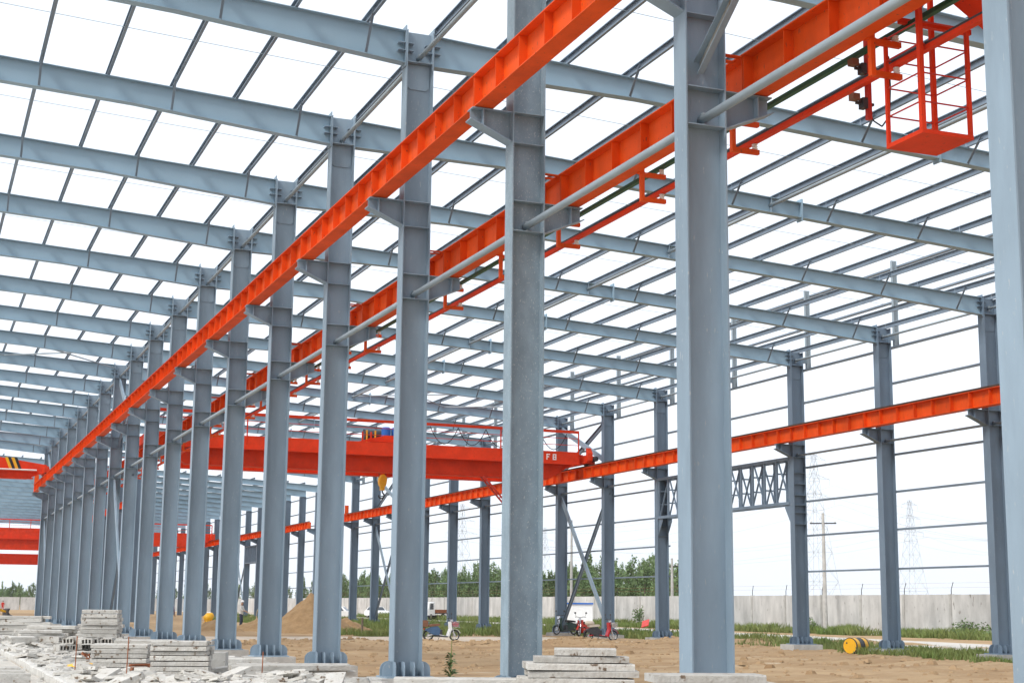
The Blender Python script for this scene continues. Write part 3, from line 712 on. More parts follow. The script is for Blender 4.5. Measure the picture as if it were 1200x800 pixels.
MB().box(-15, XAL-0.55, -0.62, -0.301, zr+0.20, zr+0.29).build('walkway_edge', RED, t)
MB().tube((-15, -0.66, zr+0.30), (XAL-0.6, -0.66, zr+0.30), 0.05, 8).build('cable_tube', INSUL, t)
MB().box(-15, XAL-0.8, -0.36, -0.3015, zr-0.32, zr-0.2).build('bottom_flange', RED, t)
MB().box(XAL-0.16, XAL+0.16, -1.6, 1.6, zr+0.10, zr+0.5).build('end_truck', RED, t)
for yy in (-1.2, 1.2): MB().lathe([(0, 0.2), (0.15, 0.2)], (XAL-0.075, yy, zr+0.201), (1, 0, 0), 14).build('wheel', DARK, t)
# far hall cranes
t = thing('bridge_crane', 'red bridge crane in the right span of the far hall', 'crane', (0, 177.5, 0)); xa, xb, zr = XM2+0.78, XR-0.78, ZB+0.004+GH+0.10
MB().prism([(xa, zr+.05), (xa+1.6, zr-.75), (xb-1.6, zr-.75), (xb, zr+.05), (xb, zr+.75), (xa, zr+.75)], 'y', -0.25, 0.25).build('main_girder', RED, t)
MB().prism([(xa, zr+.05), (xa+1.6, zr-.75), (xb-1.6, zr-.75), (xb, zr+.05), (xb, zr+.75), (xa, zr+.75)], 'y', 2.0, 2.5).build('main_girder', RED, t)
railing(t, xa, xb, -0.3, zr+0.75, 1.0, 3.0, RED, 0.05)
for xx in (xa, xb): MB().box(xx-.2, xx+.2, -1.4, 3.6, zr+.005, zr+.7).build('end_truck', RED, t)
MB().box(xa+0.8, xa+1.8, -0.2, 0.4, zr-2.6, zr-.76).build('control_cabin', RED, t)
t = thing('bridge_crane', 'red bridge crane in the left span of the far hall', 'crane', (0, 208, 0)); xb, zr = XM2-0.78, ZA+0.004+GH+0.10
MB().box(-15, xb, -0.3, 0.3, zr-2.1, zr+0.75).build('main_girder', RED, t); MB().box(-15, xb, -0.6, -0.301, zr-0.75, zr-0.55).build('walkway_edge', RED, t)
MB().box(-15, xb, 3.0, 3.6, zr-3.9, zr-2.5).build('lower_beam', RED, t)
for xx in (xb-0.5, -14.5): MB().box(xx-.2, xx+.2, 0.301, 3.601, zr-2.49, zr-1.9).build('cross_beam', RED, t)
MB().box(xb-.2, xb+.2, -1.4, 3.6, zr+.005, zr+.6).build('end_truck', RED, t)
railing(t, -15, xb, -0.35, zr+0.75, 1.1, 2.6, RED, 0.04)

# ------------------------------------------------------------------ access cage on the near crane
CX, CY, CZ = 10.17, 13.40, 6.60
cg = thing('access_cage', 'open red steel access cage hanging beside the conductor bars', 'cage', (CX, CY, CZ))
CWx, CWy = 0.70, 0.68
MB().box(0, CWx, 0, CWy, 0, 0.05).build('floor_plate', RED, cg)
for (x, y, w_) in ((0.028, 0.028, 0.028), (CWx-0.022, 0.028, 0.022), (0.02, CWy-0.022, 0.02), (CWx-0.022, CWy-0.022, 0.026)):
    MB().box(x-w_, x+w_, y-w_, y+w_, 0.051, 2.35 if y < 0.3 and x < 0.3 or x > .3 and y > .3 else 1.35).build('corner_post', RED, cg)
for z in (0.38, 0.72, 1.06, 1.33):
    r_ = 0.010
    MB().tube((0.056, 0.028, z), (CWx-0.044, 0.028, z), r_, 6).build('cage_bar', REDDK, cg)
    MB().tube((0.04, CWy-0.02, z+0.01), (CWx-0.048, CWy-0.02, z+0.01), r_, 6).build('cage_bar', REDDK, cg)
    MB().tube((0.02, 0.056, z), (0.02, CWy-0.042, z), r_, 6).build('cage_bar', REDDK, cg)
    MB().tube((CWx-0.022, 0.05, z), (CWx-0.022, CWy-0.048, z), r_, 6).build('cage_bar', REDDK, cg)
MB().box(0.0, CWx+0.3, 0.33, 0.39, 1.42, 1.48).build('cross_bar', RED, cg)
ca = thing('current_collector', 'red upright with two brass collector shoes reaching the conductor bars', 'collector', (XH+0.34, 14.78, 7.2))
MB().box(0.10, 0.16, -0.03, 0.03, 0.0, 1.35).build('upright', REDDK, ca)
for z in (0.18, 0.62):
    MB().box(-0.05, 0.20, -0.02, 0.02, z, z+0.03).build('arm', DARK, ca)
    MB().box(-0.12, -0.02, -0.05, 0.05, z+0.04, z+0.12).build('shoe', BROWN, ca)
    MB().box(0.02, 0.09, -0.05, 0.05, z-0.05, z+0.08).build('holder', DARK, ca)
MB().path([(0.13, 0.0, 0.1), (0.18, -0.03, -0.02), (0.28, -0.05, -0.08), (0.36, -0.1, 0.05), (0.37, -0.12, 0.4), (0.36, -0.12, 0.8)], 0.010, 5).build('cable', BLACK, ca)

# ------------------------------------------------------------------ boundary wall, trees, poles
WX = 60.0; WH0, WH1 = -0.45, 2.33
pl = MB().box(-0.09, 0.09, 0.12, 4.68, WH0, WH1).mesh('wall_panel', WALLM)
po = MB().box(-0.14, 0.14, -0.115, 0.115, WH0, WH1+0.02).mesh('wall_pier', CONC)
wl = thing('boundary_wall', 'long rendered concrete boundary wall with bent wire posts on top', 'wall', (WX, 0, 0))
nW = 62
wm = MB().tube((0, 0, 0), (0, 0, 0.30), 0.026, 6).tube((0, 0, 0.28), (-0.16, -0.42, 0.72), 0.024, 6).mesh('wire_post', DARK)
for i in range(nW):
    y = 30+i*4.8
    link('wall_panel', pl, wl, (0, y, 0)); link('wall_pier', po, wl, (0, y, 0)); link('wire_post', wm, wl, (0, y, WH1+0.021))
MB().path([(-0.14, 30-0.38+i*4.8, WH1+0.70) for i in range(nW)], 0.006, 3).build('barbed_wire', RUST, wl)
MB().path([(-0.05, 30-0.13+i*4.8, WH1+0.42) for i in range(nW)], 0.006, 3).build('barbed_wire', RUST, wl)

def leafy(bm_, cx, cy, cz, rx, ry, rz, n, s0, s1, rng):
    for _ in range(n):
        while True:
            p = Vector((rng.uniform(-1, 1), rng.uniform(-1, 1), rng.uniform(-1, 1)))
            if p.length < 1: break
        p = p*(0.45+0.55*rng.random())/max(p.length, .3)*p.length if False else p
        c_ = Vector((cx+p.x*rx, cy+p.y*ry, cz+p.z*rz)); s_ = rng.uniform(s0, s1)
        u = Vector((rng.gauss(0, 1), rng.gauss(0, 1), rng.gauss(0, .7))).normalized(); w_ = u.orthogonal().normalized()
        w_.rotate(Matrix.Rotation(rng.uniform(0, 6.28), 3, u)); k = u.cross(w_)
        bm_.add([c_-w_*s_, c_+k*s_*.55, c_+w_*s_, c_-k*s_*.55], [(0, 1, 2, 3)])
def tree_meshes(seed, h, spread):
    rng = random.Random(seed); tk = MB(); cr = MB()
    stems = 3
    for q_ in range(stems):
        a0 = rng.uniform(0, 6.28); off = 0 if q_ == 0 else spread*.45; hh = h*(1.0 if q_ == 0 else rng.uniform(.72, .95)); bx, by = off*math.cos(a0), off*math.sin(a0)
        tk.tube((bx*.3, by*.3, -0.1), (bx, by, hh*0.5), 0.09, 6, 0.05); tk.tube((bx, by, hh*0.49), (bx*1.15, by*1.15, hh*0.97), 0.05, 5, 0.012)
        nb = 12
        for i in range(nb):
            z = hh*(0.12+0.80*i/nb); a_ = rng.uniform(0, 6.28); wd = spread*.62*(1.0-.75*(i/nb)**1.3)*rng.uniform(.55, 1.15)
            tip = Vector((bx+wd*math.cos(a_), by+wd*math.sin(a_), z+wd*1.3+.25)); tk.tube((bx, by, z), tip, 0.022, 4, 0.006)
            for j in range(3):
                c_ = Vector((bx, by, z)).lerp(tip, 0.4+0.32*j); leafy(cr, c_.x, c_.y, c_.z, wd*.34+.12, wd*.34+.12, .42, 15, 0.07, 0.17, rng)
        leafy(cr, bx*1.15, by*1.15, hh*.96, .16, .16, .55, 26, .06, .14, rng)
    return tk.mesh('trunk', BARK), cr.mesh('crown', LEAFM)
TM = [tree_meshes(s_, h, sp) for s_, h, sp in ((1, 6.6, 1.5), (2, 7.2, 1.3), (3, 5.9, 1.6), (4, 6.9, 1.1), (5, 5.2, 1.7))]
rng = random.Random(11)
ntree = 0
def tree(x, y, s_, grp, lb, zz=ZG):
    global ntree
    m_ = TM[rng.randrange(len(TM))]; t = thing('leafy_tree', lb, 'tree', (x, y, zz), rng.uniform(0, 6.28), grp)
    t.scale = (s_*rng.uniform(.9, 1.15), s_*rng.uniform(.9, 1.15), s_*rng.uniform(.88, 1.1))
    link('trunk', m_[0], t); link('crown', m_[1], t); ntree += 1
def at_px(px, dist):
    d = _fw*1764.81+_r2*(px-600); d.z = 0; d.normalize(); return (d.x*dist, d.y*dist)
def px_of(x, y):
    v = Vector((x, y, 0)); return 600+1764.81*v.dot(_r2)/v.dot(_fw)
LBT = 'young green tree in the dense row behind the boundary wall'
for row in range(4):
    y = 128+row*1.3
    while y < 300:
        xt = 66+row*4.2+rng.uniform(-1, 1)+max(0, (y-190)*.06)
        if px_of(xt, y) < 815: tree(xt, y, (0.90+0.06*row)*(1.0 if y < 190 else 1.03), 'trees behind the wall', LBT)
        y += rng.uniform(2.4, 3.8) if y < 200 else rng.uniform(4, 6.5)
for i in range(34):
    tree(*at_px(-25+i*2.4+rng.uniform(-1, 1), rng.uniform(400, 470)), rng.uniform(.75, 1.05), 'far trees', 'far green tree beyond the end of the halls')
for i in range(20):
    tree(*at_px(60+i*16+rng.uniform(-4, 4), rng.uniform(350, 420)), rng.uniform(1.0, 1.4), 'far trees behind the halls', 'far green tree seen between the steel columns')
# end wall far behind the halls
t = thing('boundary_wall', 'far pale wall closing the yard behind the halls', 'wall', (30, 318, 0))
for i in range(26): link('wall_panel', MB().box(-2.3, 2.3, -0.09, 0.09, WH0, 2.2).mesh('wall_panel', WALLM) if i == 0 else bpy.data.meshes['wall_panel.001'], t, (-60+i*4.8, 0, 0))

def pylon(x, y, h, lb):
    t = thing('power_pylon', lb, 'pylon', (x, y, ZG)); b = MB(); r = 0.075
    levels = [0, .2, .38, .52, .64, .74, .82, .9, 1.0]; wd = lambda u: h*(0.11*(1-u)**1.3+0.012)
    for a_, c_ in zip(levels[:-1], levels[1:]):
        for sx, sy in ((1, 1), (1, -1), (-1, -1), (-1, 1)):
            b.bar((sx*wd(a_), sy*wd(a_), a_*h), (sx*wd(c_), sy*wd(c_), c_*h), r, r)
        cs = [(1, 1), (1, -1), (-1, -1), (-1, 1)]
        for i in range(4):
            p_, q_ = cs[i], cs[(i+1) % 4]
            b.bar((p_[0]*wd(a_), p_[1]*wd(a_), a_*h), (q_[0]*wd(c_), q_[1]*wd(c_), c_*h), r*.7, r*.7)
            b.bar((q_[0]*wd(a_), q_[1]*wd(a_), a_*h), (p_[0]*wd(c_), p_[1]*wd(c_), c_*h), r*.7, r*.7)
            b.bar((p_[0]*wd(c_), p_[1]*wd(c_), c_*h), (q_[0]*wd(c_), q_[1]*wd(c_), c_*h), r*.7, r*.7)
    b.build('tower', PYLON, t)
    for u, L_ in ((.72, .20), (.84, .16), (.96, .12)):
        b = MB(); w_ = L_*h; z = u*h
        for s_ in (-1, 1):
            b.bar((0, 0, z+.03*h), (s_*w_, 0, z), r, r); b.bar((0, 0, z), (s_*w_, 0, z), r, r)
            for k in range(1, 4): b.bar((s_*w_*k/4, 0, z), (s_*w_*(k-1)/4, 0, z+.03*h*(1-(k-1)/4)), r*.6, r*.6)
            b.tube((s_*w_, 0, z), (s_*w_, 0, z-.04*h), r*.6, 5)
        b.build('cross_arm', PYLON, t)
    t.rotation_euler[2] = R(20)
    return [(x, y, u*h-.04*h, L_*h) for u, L_ in ((.72, .20), (.84, .16))]
p1 = at_px(1059, 640); p2 = at_px(950, 520); p3 = at_px(1330, 560); p4 = at_px(640, 900); p5 = at_px(545, 700)
PY = [pylon(*p1, 46, 'hazy lattice power pylon with three cross arms beyond the wall'), pylon(*p2, 54, 'tall hazy lattice pylon partly behind an outer wall column'),
      pylon(*p3, 46, 'lattice pylon beyond the far side of the near column'), pylon(*p4, 48, 'distant faint pylon above the tree row'), pylon(*p5, 48, 'distant faint pylon left of the tree row')]
def wires(A, B, lb):
    t = thing('power_line', lb, 'power line', (A[0][0], A[0][1], ZG))
    for (xa, ya, za, la), (xb, yb, zb_, lb_) in zip(A, B):
        for s_ in (-1, 1):
            pts = []
            for i in range(13):
                u = i/12; pts.append((xa+(xb-xa)*u+s_*la*.94*(1-u)+s_*lb_*.94*u-A[0][0], ya+(yb-ya)*u-A[0][1], za+(zb_-za)*u-9*4*u*(1-u)))
            MB().path(pts, 0.04, 3).build('wire', PYLON, t)
wires(PY[0], PY[2], 'sagging power lines from the hazy pylon towards the near column'); wires(PY[0], PY[3], 'sagging power lines from the hazy pylon to the distant one')
wires(PY[1], PY[2], 'sagging power lines from the tall pylon towards the near column'); wires(PY[1], PY[4], 'sagging power lines from the tall pylon to the left')
def pole(x, y, h, lb, arm=0.9):
    t = thing('utility_pole', lb, 'pole', (x, y, ZG)); MB().tube((0, 0, -.2), (0, 0, h), 0.17, 10, 0.10).build('shaft', CONC, t)
    MB().bar((-arm*.8, arm*.6, h-.7), (arm*.8, -arm*.6, h-.7), 0.09, 0.09).build('cross_arm', DARK, t)
    for s_ in (-.9, 0, .9): MB().lathe([(0, .03), (.05, .06), (.1, .03), (.16, .05), (.2, .02)], (s_*arm*.8, -s_*arm*.6, h-.65), (0, 0, 1), 8).build('insulator', INSUL, t)
pole(58.4, 89.6, 8.2, 'slender concrete utility pole with a cross arm in front of the wall')
pole(64, 145.5, 10.6, 'slim concrete pole behind the wall among the young trees'); pole(63, 121.0, 6.0, 'short pale pole behind the wall at the end of the trees', .5)

# ------------------------------------------------------------------ grass and weeds (stuff)
def grass(name, spots, lb_n, hmin, hmax, seed, m=GRASSM):
    rg = random.Random(seed); b = MB()
    for (x0, x1, y0, y1, n, sc) in spots:
        k = 0; tries = 0
        while k < n and tries < n*6:
            tries += 1
            x, y = rg.uniform(x0, x1), rg.uniform(y0, y1)
            if fbm(x, y, .35) < -0.12+rg.uniform(-.25, .1): continue
            k += 1
            h = rg.uniform(hmin, hmax)*sc*(0.7+0.6*max(0, fbm(x+50, y, .25)+.4)); z = ground_h(x, y)-0.02
            for _ in range(4):
                a_ = rg.uniform(0, 6.28); ln = rg.uniform(.1, .6)*h; w_ = rg.uniform(.012, .03)
                bx, by = x+rg.uniform(-.12, .12), y+rg.uniform(-.12, .12); ca, sa = math.cos(a_), math.sin(a_)
                b.add([(bx-sa*w_, by+ca*w_, z), (bx+sa*w_, by-ca*w_, z), (bx+ca*ln*.4+sa*w_*.7, by+sa*ln*.4-ca*w_*.7, z+h*.6), (bx+ca*ln, by+sa*ln, z+h)], [(0, 1, 2, 3)])
    o = b.build(name, m); return stuff(o)
grass('grass', [(56.6, 59.8, 60, 125, 5200, 1.25), (55.9, 59.8, 125, 200, 3600, 1.2), (33.6, 41, 64, 140, 6500, .9), (22, 33, 76.5, 100, 3200, .8), (33.5, 37, 36, 64, 1500, .75),
                (31.5, 34.5, 39, 48, 900, .6), (27, 33, 100, 150, 3500, .9), (60.6, 66, 110, 180, 1200, 1.2), (40, 46, 96, 220, 3200, .9)], '', .22, .55, 5)
def bush(x, y, r, h, lb, seed, cat='bush', name='leafy_bush'):
    rg = random.Random(seed); b = MB(); s_ = MB()
    for i in range(12):
        a_ = rg.uniform(0, 6.28); q = (r*.8*math.cos(a_)*rg.random(), r*.8*math.sin(a_)*rg.random(), h*rg.uniform(.55, .95)); s_.tube((q[0]*.2, q[1]*.2, 0), q, .012, 4, .005)
        leafy(b, q[0], q[1], q[2]*.7, r*.32, r*.32, h*.34, 26, .05, .12, rg)
    t = thing(name, lb, cat, (x, y, ground_h(x, y)-.02)); b.build('leaves', LEAFM, t); s_.build('stems', BARK, t)
bush(58.6, 74.4, 1.5, 1.25, 'round green bush against the boundary wall behind the near outer column', 21)
bush(58.9, 71.6, 1.6, 1.05, 'low spreading green bush beside the round one at the wall', 22)
bush(58.7, 92.5, 0.9, 1.2, 'small green bush at the foot of the utility pole', 23)
bush(58.9, 119.5, 0.7, 1.9, 'upright dark bush at the wall behind a gate column', 24)
# tall weed among the slabs
wd = thing('tall_weed', 'single tall weed with a bare flower stalk beside the concrete planks', 'weed', (10.55, 30.2, ZG))
MB().tube((0, 0, 0), (0.02, 0, 1.02), .014, 6, .006).build('stalk', GRASSM, wd)
b = MB(); rg = random.Random(3)
for i in range(60):
    z = rg.uniform(.1, .62); a_ = rg.uniform(0, 6.28); ln = (.30-.3*z)*rg.uniform(.6, 1.1); b.add([(0, 0, z), (ln*.5*math.cos(a_)-.03*math.sin(a_), ln*.5*math.sin(a_)+.03*math.cos(a_), z+.08), (ln*math.cos(a_), ln*math.sin(a_), z+.05), (ln*.5*math.cos(a_)+.03*math.sin(a_), ln*.5*math.sin(a_)-.03*math.cos(a_), z+.06)], [(0, 1, 2, 3)])
b.build('leaf_rosette', LEAFM, wd)

# ------------------------------------------------------------------ concrete planks and rubble
def plank_mesh(l, w, h, seed, holes=False):
    rg = random.Random(seed); b = MB(); n = 7
    prof = []
    vv = []; fs = []
    for i in range(n+1):
        x = -l/2+l*i/n; e = rg.uniform(-.006, .006)
        ch = 0.012 if 0 < i < n else 0.03*rg.random()
        vv += [(x, -w/2+e, 0), (x, w/2+e, 0), (x, w/2+e, h-ch), (x, w/2-.02, h), (x, -w/2+.02+e, h), (x, -w/2+e, h-ch)]
    for i in range(n):
        a = 6*i
        for j in range(6): fs.append((a+j, a+(j+1) % 6, a+6+(j+1) % 6, a+6+j))
    fs += [tuple(range(5, -1, -1)), tuple(range(6*n, 6*n+6))]
    b.add(vv, fs); return b.mesh('concrete_plank', PLANKM)
PLK = [plank_mesh(1.5, .5, .085, 31), plank_mesh(1.5, .45, .08, 32), plank_mesh(1.5, .5, .09, 33), plank_mesh(1.5, .55, .08, 34)]
def stack(x, y, z0, n, lb, grp, length=1.5, rot=0.0, jx=.05, jr=.03, seed=1, th=None, depth=2):
    rg = random.Random(seed); z = z0
    for i in range(n):
        hh = 0
        for r_ in range(depth):
            m_ = PLK[rg.randrange(4)]; h = [.085, .08, .09, .08][PLK.index(m_)]; sc = 1.0 if th is None else th/h
            ox, oy = rg.uniform(-jx, jx), (r_-(depth-1)/2)*0.57+rg.uniform(-.01, .01)
            c_, s_ = math.cos(rot), math.sin(rot)
            o = link('concrete_plank', m_, None, (x+ox*c_-oy*s_, y+ox*s_+oy*c_, z), rot+rg.uniform(-jr, jr))
            o.scale = (length/1.5*rg.uniform(.96, 1.03), 1, sc); tag(o, lb+', %s layer up' % ORD[i+1], 'concrete plank', grp); hh = max(hh, h*sc)
        z += hh+.004+(0.012 if rg.random() < .5 else 0)
    return z
PFZ = -0.119
stack(10.35, 19.6, ZG, 2, 'grimy concrete plank at the bottom of the skewed stack before the scuffed column', 'bottom planks of the skewed stack', 1.75, -.36, .08, .05, 40, depth=1) if False else None
def skewed():
    rg = random.Random(41); z = ground_h(9.9, 19.4)-.01; x0, y0 = 8.72, 19.45
    for i in range(11):
        rot = -.36+rg.uniform(-.05, .05); L_ = 1.5*rg.uniform(.95, 1.05) if i < 9 else (1.3 if i == 9 else .85); ox = (-.10 if i % 3 == 0 else .0)+rg.uniform(-.05, .05)
        for r_ in range(1 if i > 8 else 2):
            m_ = PLK[i % 4]; h = [.085, .08, .09, .08][i % 4]
            o = link('concrete_plank', m_, None, (x0+ox+.45*r_*.36+(.08 if i > 8 else 0), y0+.53*r_, z), rot); o.scale = (L_/1.5, 1, 1.05); o.rotation_euler[1] = rg.uniform(-.012, .012)
            tag(o, 'chipped pale concrete plank in the skewed stack, %s layer up' % ORD[i+1], 'concrete plank', 'planks of the skewed stack')
        z += h*1.05+.012
skewed()
stack(7.6, 20.5, PFZ if False else ZG, 7, 'long concrete plank in the low pile left of the scuffed column', 'planks of the low long pile', 2.2, -.36, .10, .03, 43, depth=1)
stack(8.25, 15.0, ZG, 10, 'whitish concrete plank in the pile before the nearest full column', 'planks of the near pile', 1.25, -.30, .10, .06, 44, depth=1)
stack(5.35, 32.2, PFZ, 7, 'flat concrete plank in the neat pile on the platform edge', 'planks of the neat platform pile', 1.15, -.30, .03, .02, 45)
stack(4.95, 34.6, PFZ, 7, 'concrete plank in the second platform pile behind the neat one', 'planks of the second platform pile', 1.25, -.30, .05, .03, 46)
stack(4.35, 33.9, PFZ, 6, 'concrete plank in the left platform pile with broken ends', 'planks of the left platform pile', 1.2, -.30, .07, .05, 47)
z_ = stack(5.1, 45.0, PFZ, 6, 'dirty concrete plank in the lower half of the tall stack', 'lower planks of the tall stack', 1.15, -.2, .12, .12, 48, th=.09)
stack(5.15, 45.0, z_, 6, 'clean concrete plank in the upper half of the tall stack', 'upper planks of the tall stack', 1.02, -.25, .02, .02, 49, th=.10)
stack(4.1, 66, PFZ, 7, 'concrete plank in the long far pile near the loader', 'planks of the long far pile', 2.6, -.2, .2, .06, 50, th=.12)
stack(4.9, 59, PFZ, 5, 'concrete plank in a far loose pile behind the tall stack', 'planks of the far loose pile', 1.8, -.35, .25, .2, 51, th=.11)
stack(4.2, 53, PFZ, 5, 'concrete plank in a tumbled pile beside the tall stack', 'planks of the tumbled pile', 1.5, .1, .3, .3, 52, th=.10)
stack(6.3, 55, PFZ, 6, 'concrete plank in the pile by the row beyond the tall stack', 'planks of the pile close to the row', 1.4, -.2, .1, .1, 53, th=.11)
stack(6.2, 39.6, PFZ, 4, 'concrete plank in a low pile beside a middle row footing', 'planks of the low footing pile', 1.5, -.25, .12, .1, 54)
stack(7.4, 31.6, PFZ, 2, 'wide concrete slab lying flat beside a middle row footing', 'flat slabs beside the footing', 2.4, -.05, .2, .1, 55, th=.11)
stack(6.9, 35.6, PFZ, 2, 'pale slab lying on the platform between two footings', 'pale slabs between footings', 2.0, .12, .2, .1, 56, th=.10)
b = MB().box(-.36, .36, -.3, .3, 0, .42); o = b.build('concrete_block', CONC, None, (6.15, 33.4, PFZ), ); o.rotation_euler[2] = -.3; tag(o, 'squat grey concrete block beside the neat plank pile', 'concrete block')
b = MB().box(-.32, .32, -.3, .3, 0, .55); o = b.build('concrete_block', CONC, None, (5.3, 62.0, PFZ)); tag(o, 'square concrete block with rusty top among the far piles', 'concrete block')
rg = random.Random(77); b = MB()
for _ in range(3600):
    x, y = rg.uniform(.5 if _ % 7 == 0 else 2.9, 8.3), 26+rg.random()*60
    s_ = rg.uniform(.02, .10)*(1 if rg.random() < .85 else 2.0); a_ = rg.uniform(0, 3.14); t_ = rg.uniform(.3, .8)
    u = Vector((math.cos(a_), math.sin(a_), 0))*s_*rg.uniform(.8, 2.4); w_ = Vector((-math.sin(a_), math.cos(a_), 0))*s_; k = Vector((rg.uniform(-.3, .3), rg.uniform(-.3, .3), 1))*s_*t_
    c_ = Vector((x, y, PFZ-.01 if x > 2.85 else ZG+.025))
    b.add([c_-u-w_, c_+u-w_, c_+u+w_, c_-u+w_, c_-u*.8-w_*.7+k, c_+u*.7-w_*.8+k, c_+u*.8+w_*.7+k, c_-u*.7+w_*.8+k], [(3, 2, 1, 0), (4, 5, 6, 7), (0, 1, 5, 4), (1, 2, 6, 5), (2, 3, 7, 6), (3, 0, 4, 7)])
stuff(b.build('rubble', CONCW))
b = MB()
for _ in range(520):
    x, y = rg.uniform(2.95, 7.6), 27+50*rg.random()**1.6
    a_ = rg.uniform(0, 3.14); tl = rg.uniform(-.35, .35); s_ = rg.uniform(.12, .42); h = rg.uniform(.04, .08)
    m_ = Matrix.Translation((x, y, PFZ+abs(math.sin(tl))*s_*.5+.01)) @ Matrix.Rotation(a_, 4, 'Z') @ Matrix.Rotation(tl, 4, 'Y')
    q = [(-s_*rg.uniform(.7, 1), -s_*rg.uniform(.3, .6)), (s_*rg.uniform(.7, 1), -s_*rg.uniform(.3, .6)), (s_*rg.uniform(.6, 1), s_*rg.uniform(.3, .6)), (-s_*rg.uniform(.2, 1), s_*rg.uniform(.3, .6))]
    b.add([m_ @ Vector((u, w_, 0)) for u, w_ in q]+[m_ @ Vector((u, w_, h)) for u, w_ in q], [(3, 2, 1, 0), (4, 5, 6, 7), (0, 1, 5, 4), (1, 2, 6, 5), (2, 3, 7, 6), (3, 0, 4, 7)])
stuff(b.build('broken_slabs', PLANKM))
b = MB()
for _ in range(2600):
    x, y = rg.uniform(10, 33), rg.uniform(28, 62) if rg.random() < .6 else 61.3+rg.gauss(0, .7); s_ = rg.uniform(.02, .07)*(1 if rg.random() < .9 else 2); c_ = Vector((x, y, ground_h(x, y)-.005))
    u = Vector((rg.uniform(-1, 1), rg.uniform(-1, 1), 0)).normalized()*s_; w_ = Vector((-u.y, u.x, 0)); k = Vector((0, 0, s_*.8))
    b.add([c_-u-w_, c_+u-w_, c_+u+w_, c_-u+w_, c_-u*.6-w_*.6+k, c_+u*.6-w_*.6+k, c_+u*.6+w_*.6+k, c_-u*.6+w_*.6+k], [(3, 2, 1, 0), (4, 5, 6, 7), (0, 1, 5, 4), (1, 2, 6, 5), (2, 3, 7, 6), (3, 0, 4, 7)])
stuff(b.build('clods', SOIL))
# nested precast edge pieces on the low ground left of the platform
for i in range(3):
    t = thing('precast_edging', 'L shaped precast concrete edging piece lying beside the platform edge', 'edging', (2.35-.28*0, 34.8-1.5*i, ZG), 0, 'nested edging pieces')
    L_ = 2.0-.12*i
    MB().box(-L_, -.02, -.10, .10, 0, .24).build('long_leg', CONCW, t); MB().box(-L_-.2, -L_-.001, -6.5, .10, 0, .24).build('side_leg', CONCW, t)
# small items on the platform
t = thing('yellow_sack', 'flattened yellow sack lying on the platform', 'sack', (3.75, 35.8, PFZ)); MB().lathe([(0, .34), (.03, .40), (.07, .36), (.10, .2)], (0, 0, 0), (0, 0, 1), 12).build('sack', YELLOW, t, smooth=True)
MB().box(.38, .62, -.03, .03, .0, .05).build('tied_end', YELLOW, t)
for (x, y, h, lb) in ((3.35, 33.6, .75, 'thin rusty rebar rod standing by the yellow sack'), (4.05, 30.8, .8, 'thin rusty rebar rod standing in the rubble'), (6.75, 30.9, .5, 'short rusty rod standing in the pale slabs')):
    tag(MB().tube((0, 0, -.05), (.01, 0, h), .012, 6).build('rebar_rod', RUST, None, (x, y, PFZ)), lb, 'rod')
t = thing('timber_scrap', 'brown broken timber boards heaped on the rubble', 'timber', (4.7, 32.4, PFZ))
for i in range(7):
    a_ = rg.uniform(-.5, .5); MB().bar((-.4*math.cos(a_), -.4*math.sin(a_), .02+.03*i), (.4*math.cos(a_), .4*math.sin(a_), .03+.03*i), .09, .025).build('board', RUST, t)
t = thing('wire_heap', 'dark tangled heap of wire beside the left platform pile', 'wire', (4.25, 37.5, PFZ)); b = MB()
for i in range(40):
    q = Vector((rg.uniform(-.35, .35), rg.uniform(-.3, .3), rg.uniform(0, .25))); b.tube(q, q+Vector((rg.uniform(-.3, .3), rg.uniform(-.3, .3), rg.uniform(-.08, .12))), .02, 5)
b.build('wire', RUST, t)

# ------------------------------------------------------------------ sand pile
def mound(name, x, y, r, h, seed, lb):
    b = MB(); n, m_ = 64, 26; vv = [(0, 0, h*.98)]; fs = []
    for j in range(1, m_+1):
        for i in range(n):
            a_ = 6.2832*i/n; u = j/m_; rr_ = r*u*(1+.12*noise.noise(Vector((math.cos(a_)*1.3+seed, math.sin(a_)*1.3, 0)))); z = h*(1-u)**1.05*(1+.06*noise.noise(Vector((math.cos(a_)*2*u*3, math.sin(a_)*6*u, seed)))) - .05*u
            vv.append((rr_*math.cos(a_)*1.15, rr_*math.sin(a_), z+.13*min(1, (1-u)*4)*noise.fractal(Vector((rr_*math.cos(a_)*1.8, rr_*math.sin(a_)*1.8, seed*3)), 1.0, 2.0, 4)))
    for i in range(n): fs.append((0, 1+i, 1+(i+1) % n))
    for j in range(m_-1):
        for i in range(n): a = 1+j*n; fs.append((a+i, a+n+i, a+n+(i+1) % n, a+(i+1) % n))
    b.add(vv, fs); o = b.build(name, SAND, None, (x, y, ZG), smooth=True); tag(o, lb, 'sand pile')
mound('sand_pile', 21.9, 87.5, 2.45, 2.35, 1.3, 'large cone of brown sand heaped between the column rows')
mound('sand_pile', 24.2, 88.0, 1.7, .9, 5.3, 'lower shoulder heap of sand beside the large cone')
mound('sand_pile', 20.2, 93.5, 1.7, .85, 8.1, 'small heap of sand near the worker in the white hat')
mound('sand_pile', 17.3, 92.5, 1.6, .7, 9.1, 'low sand heap in front of the two workers')

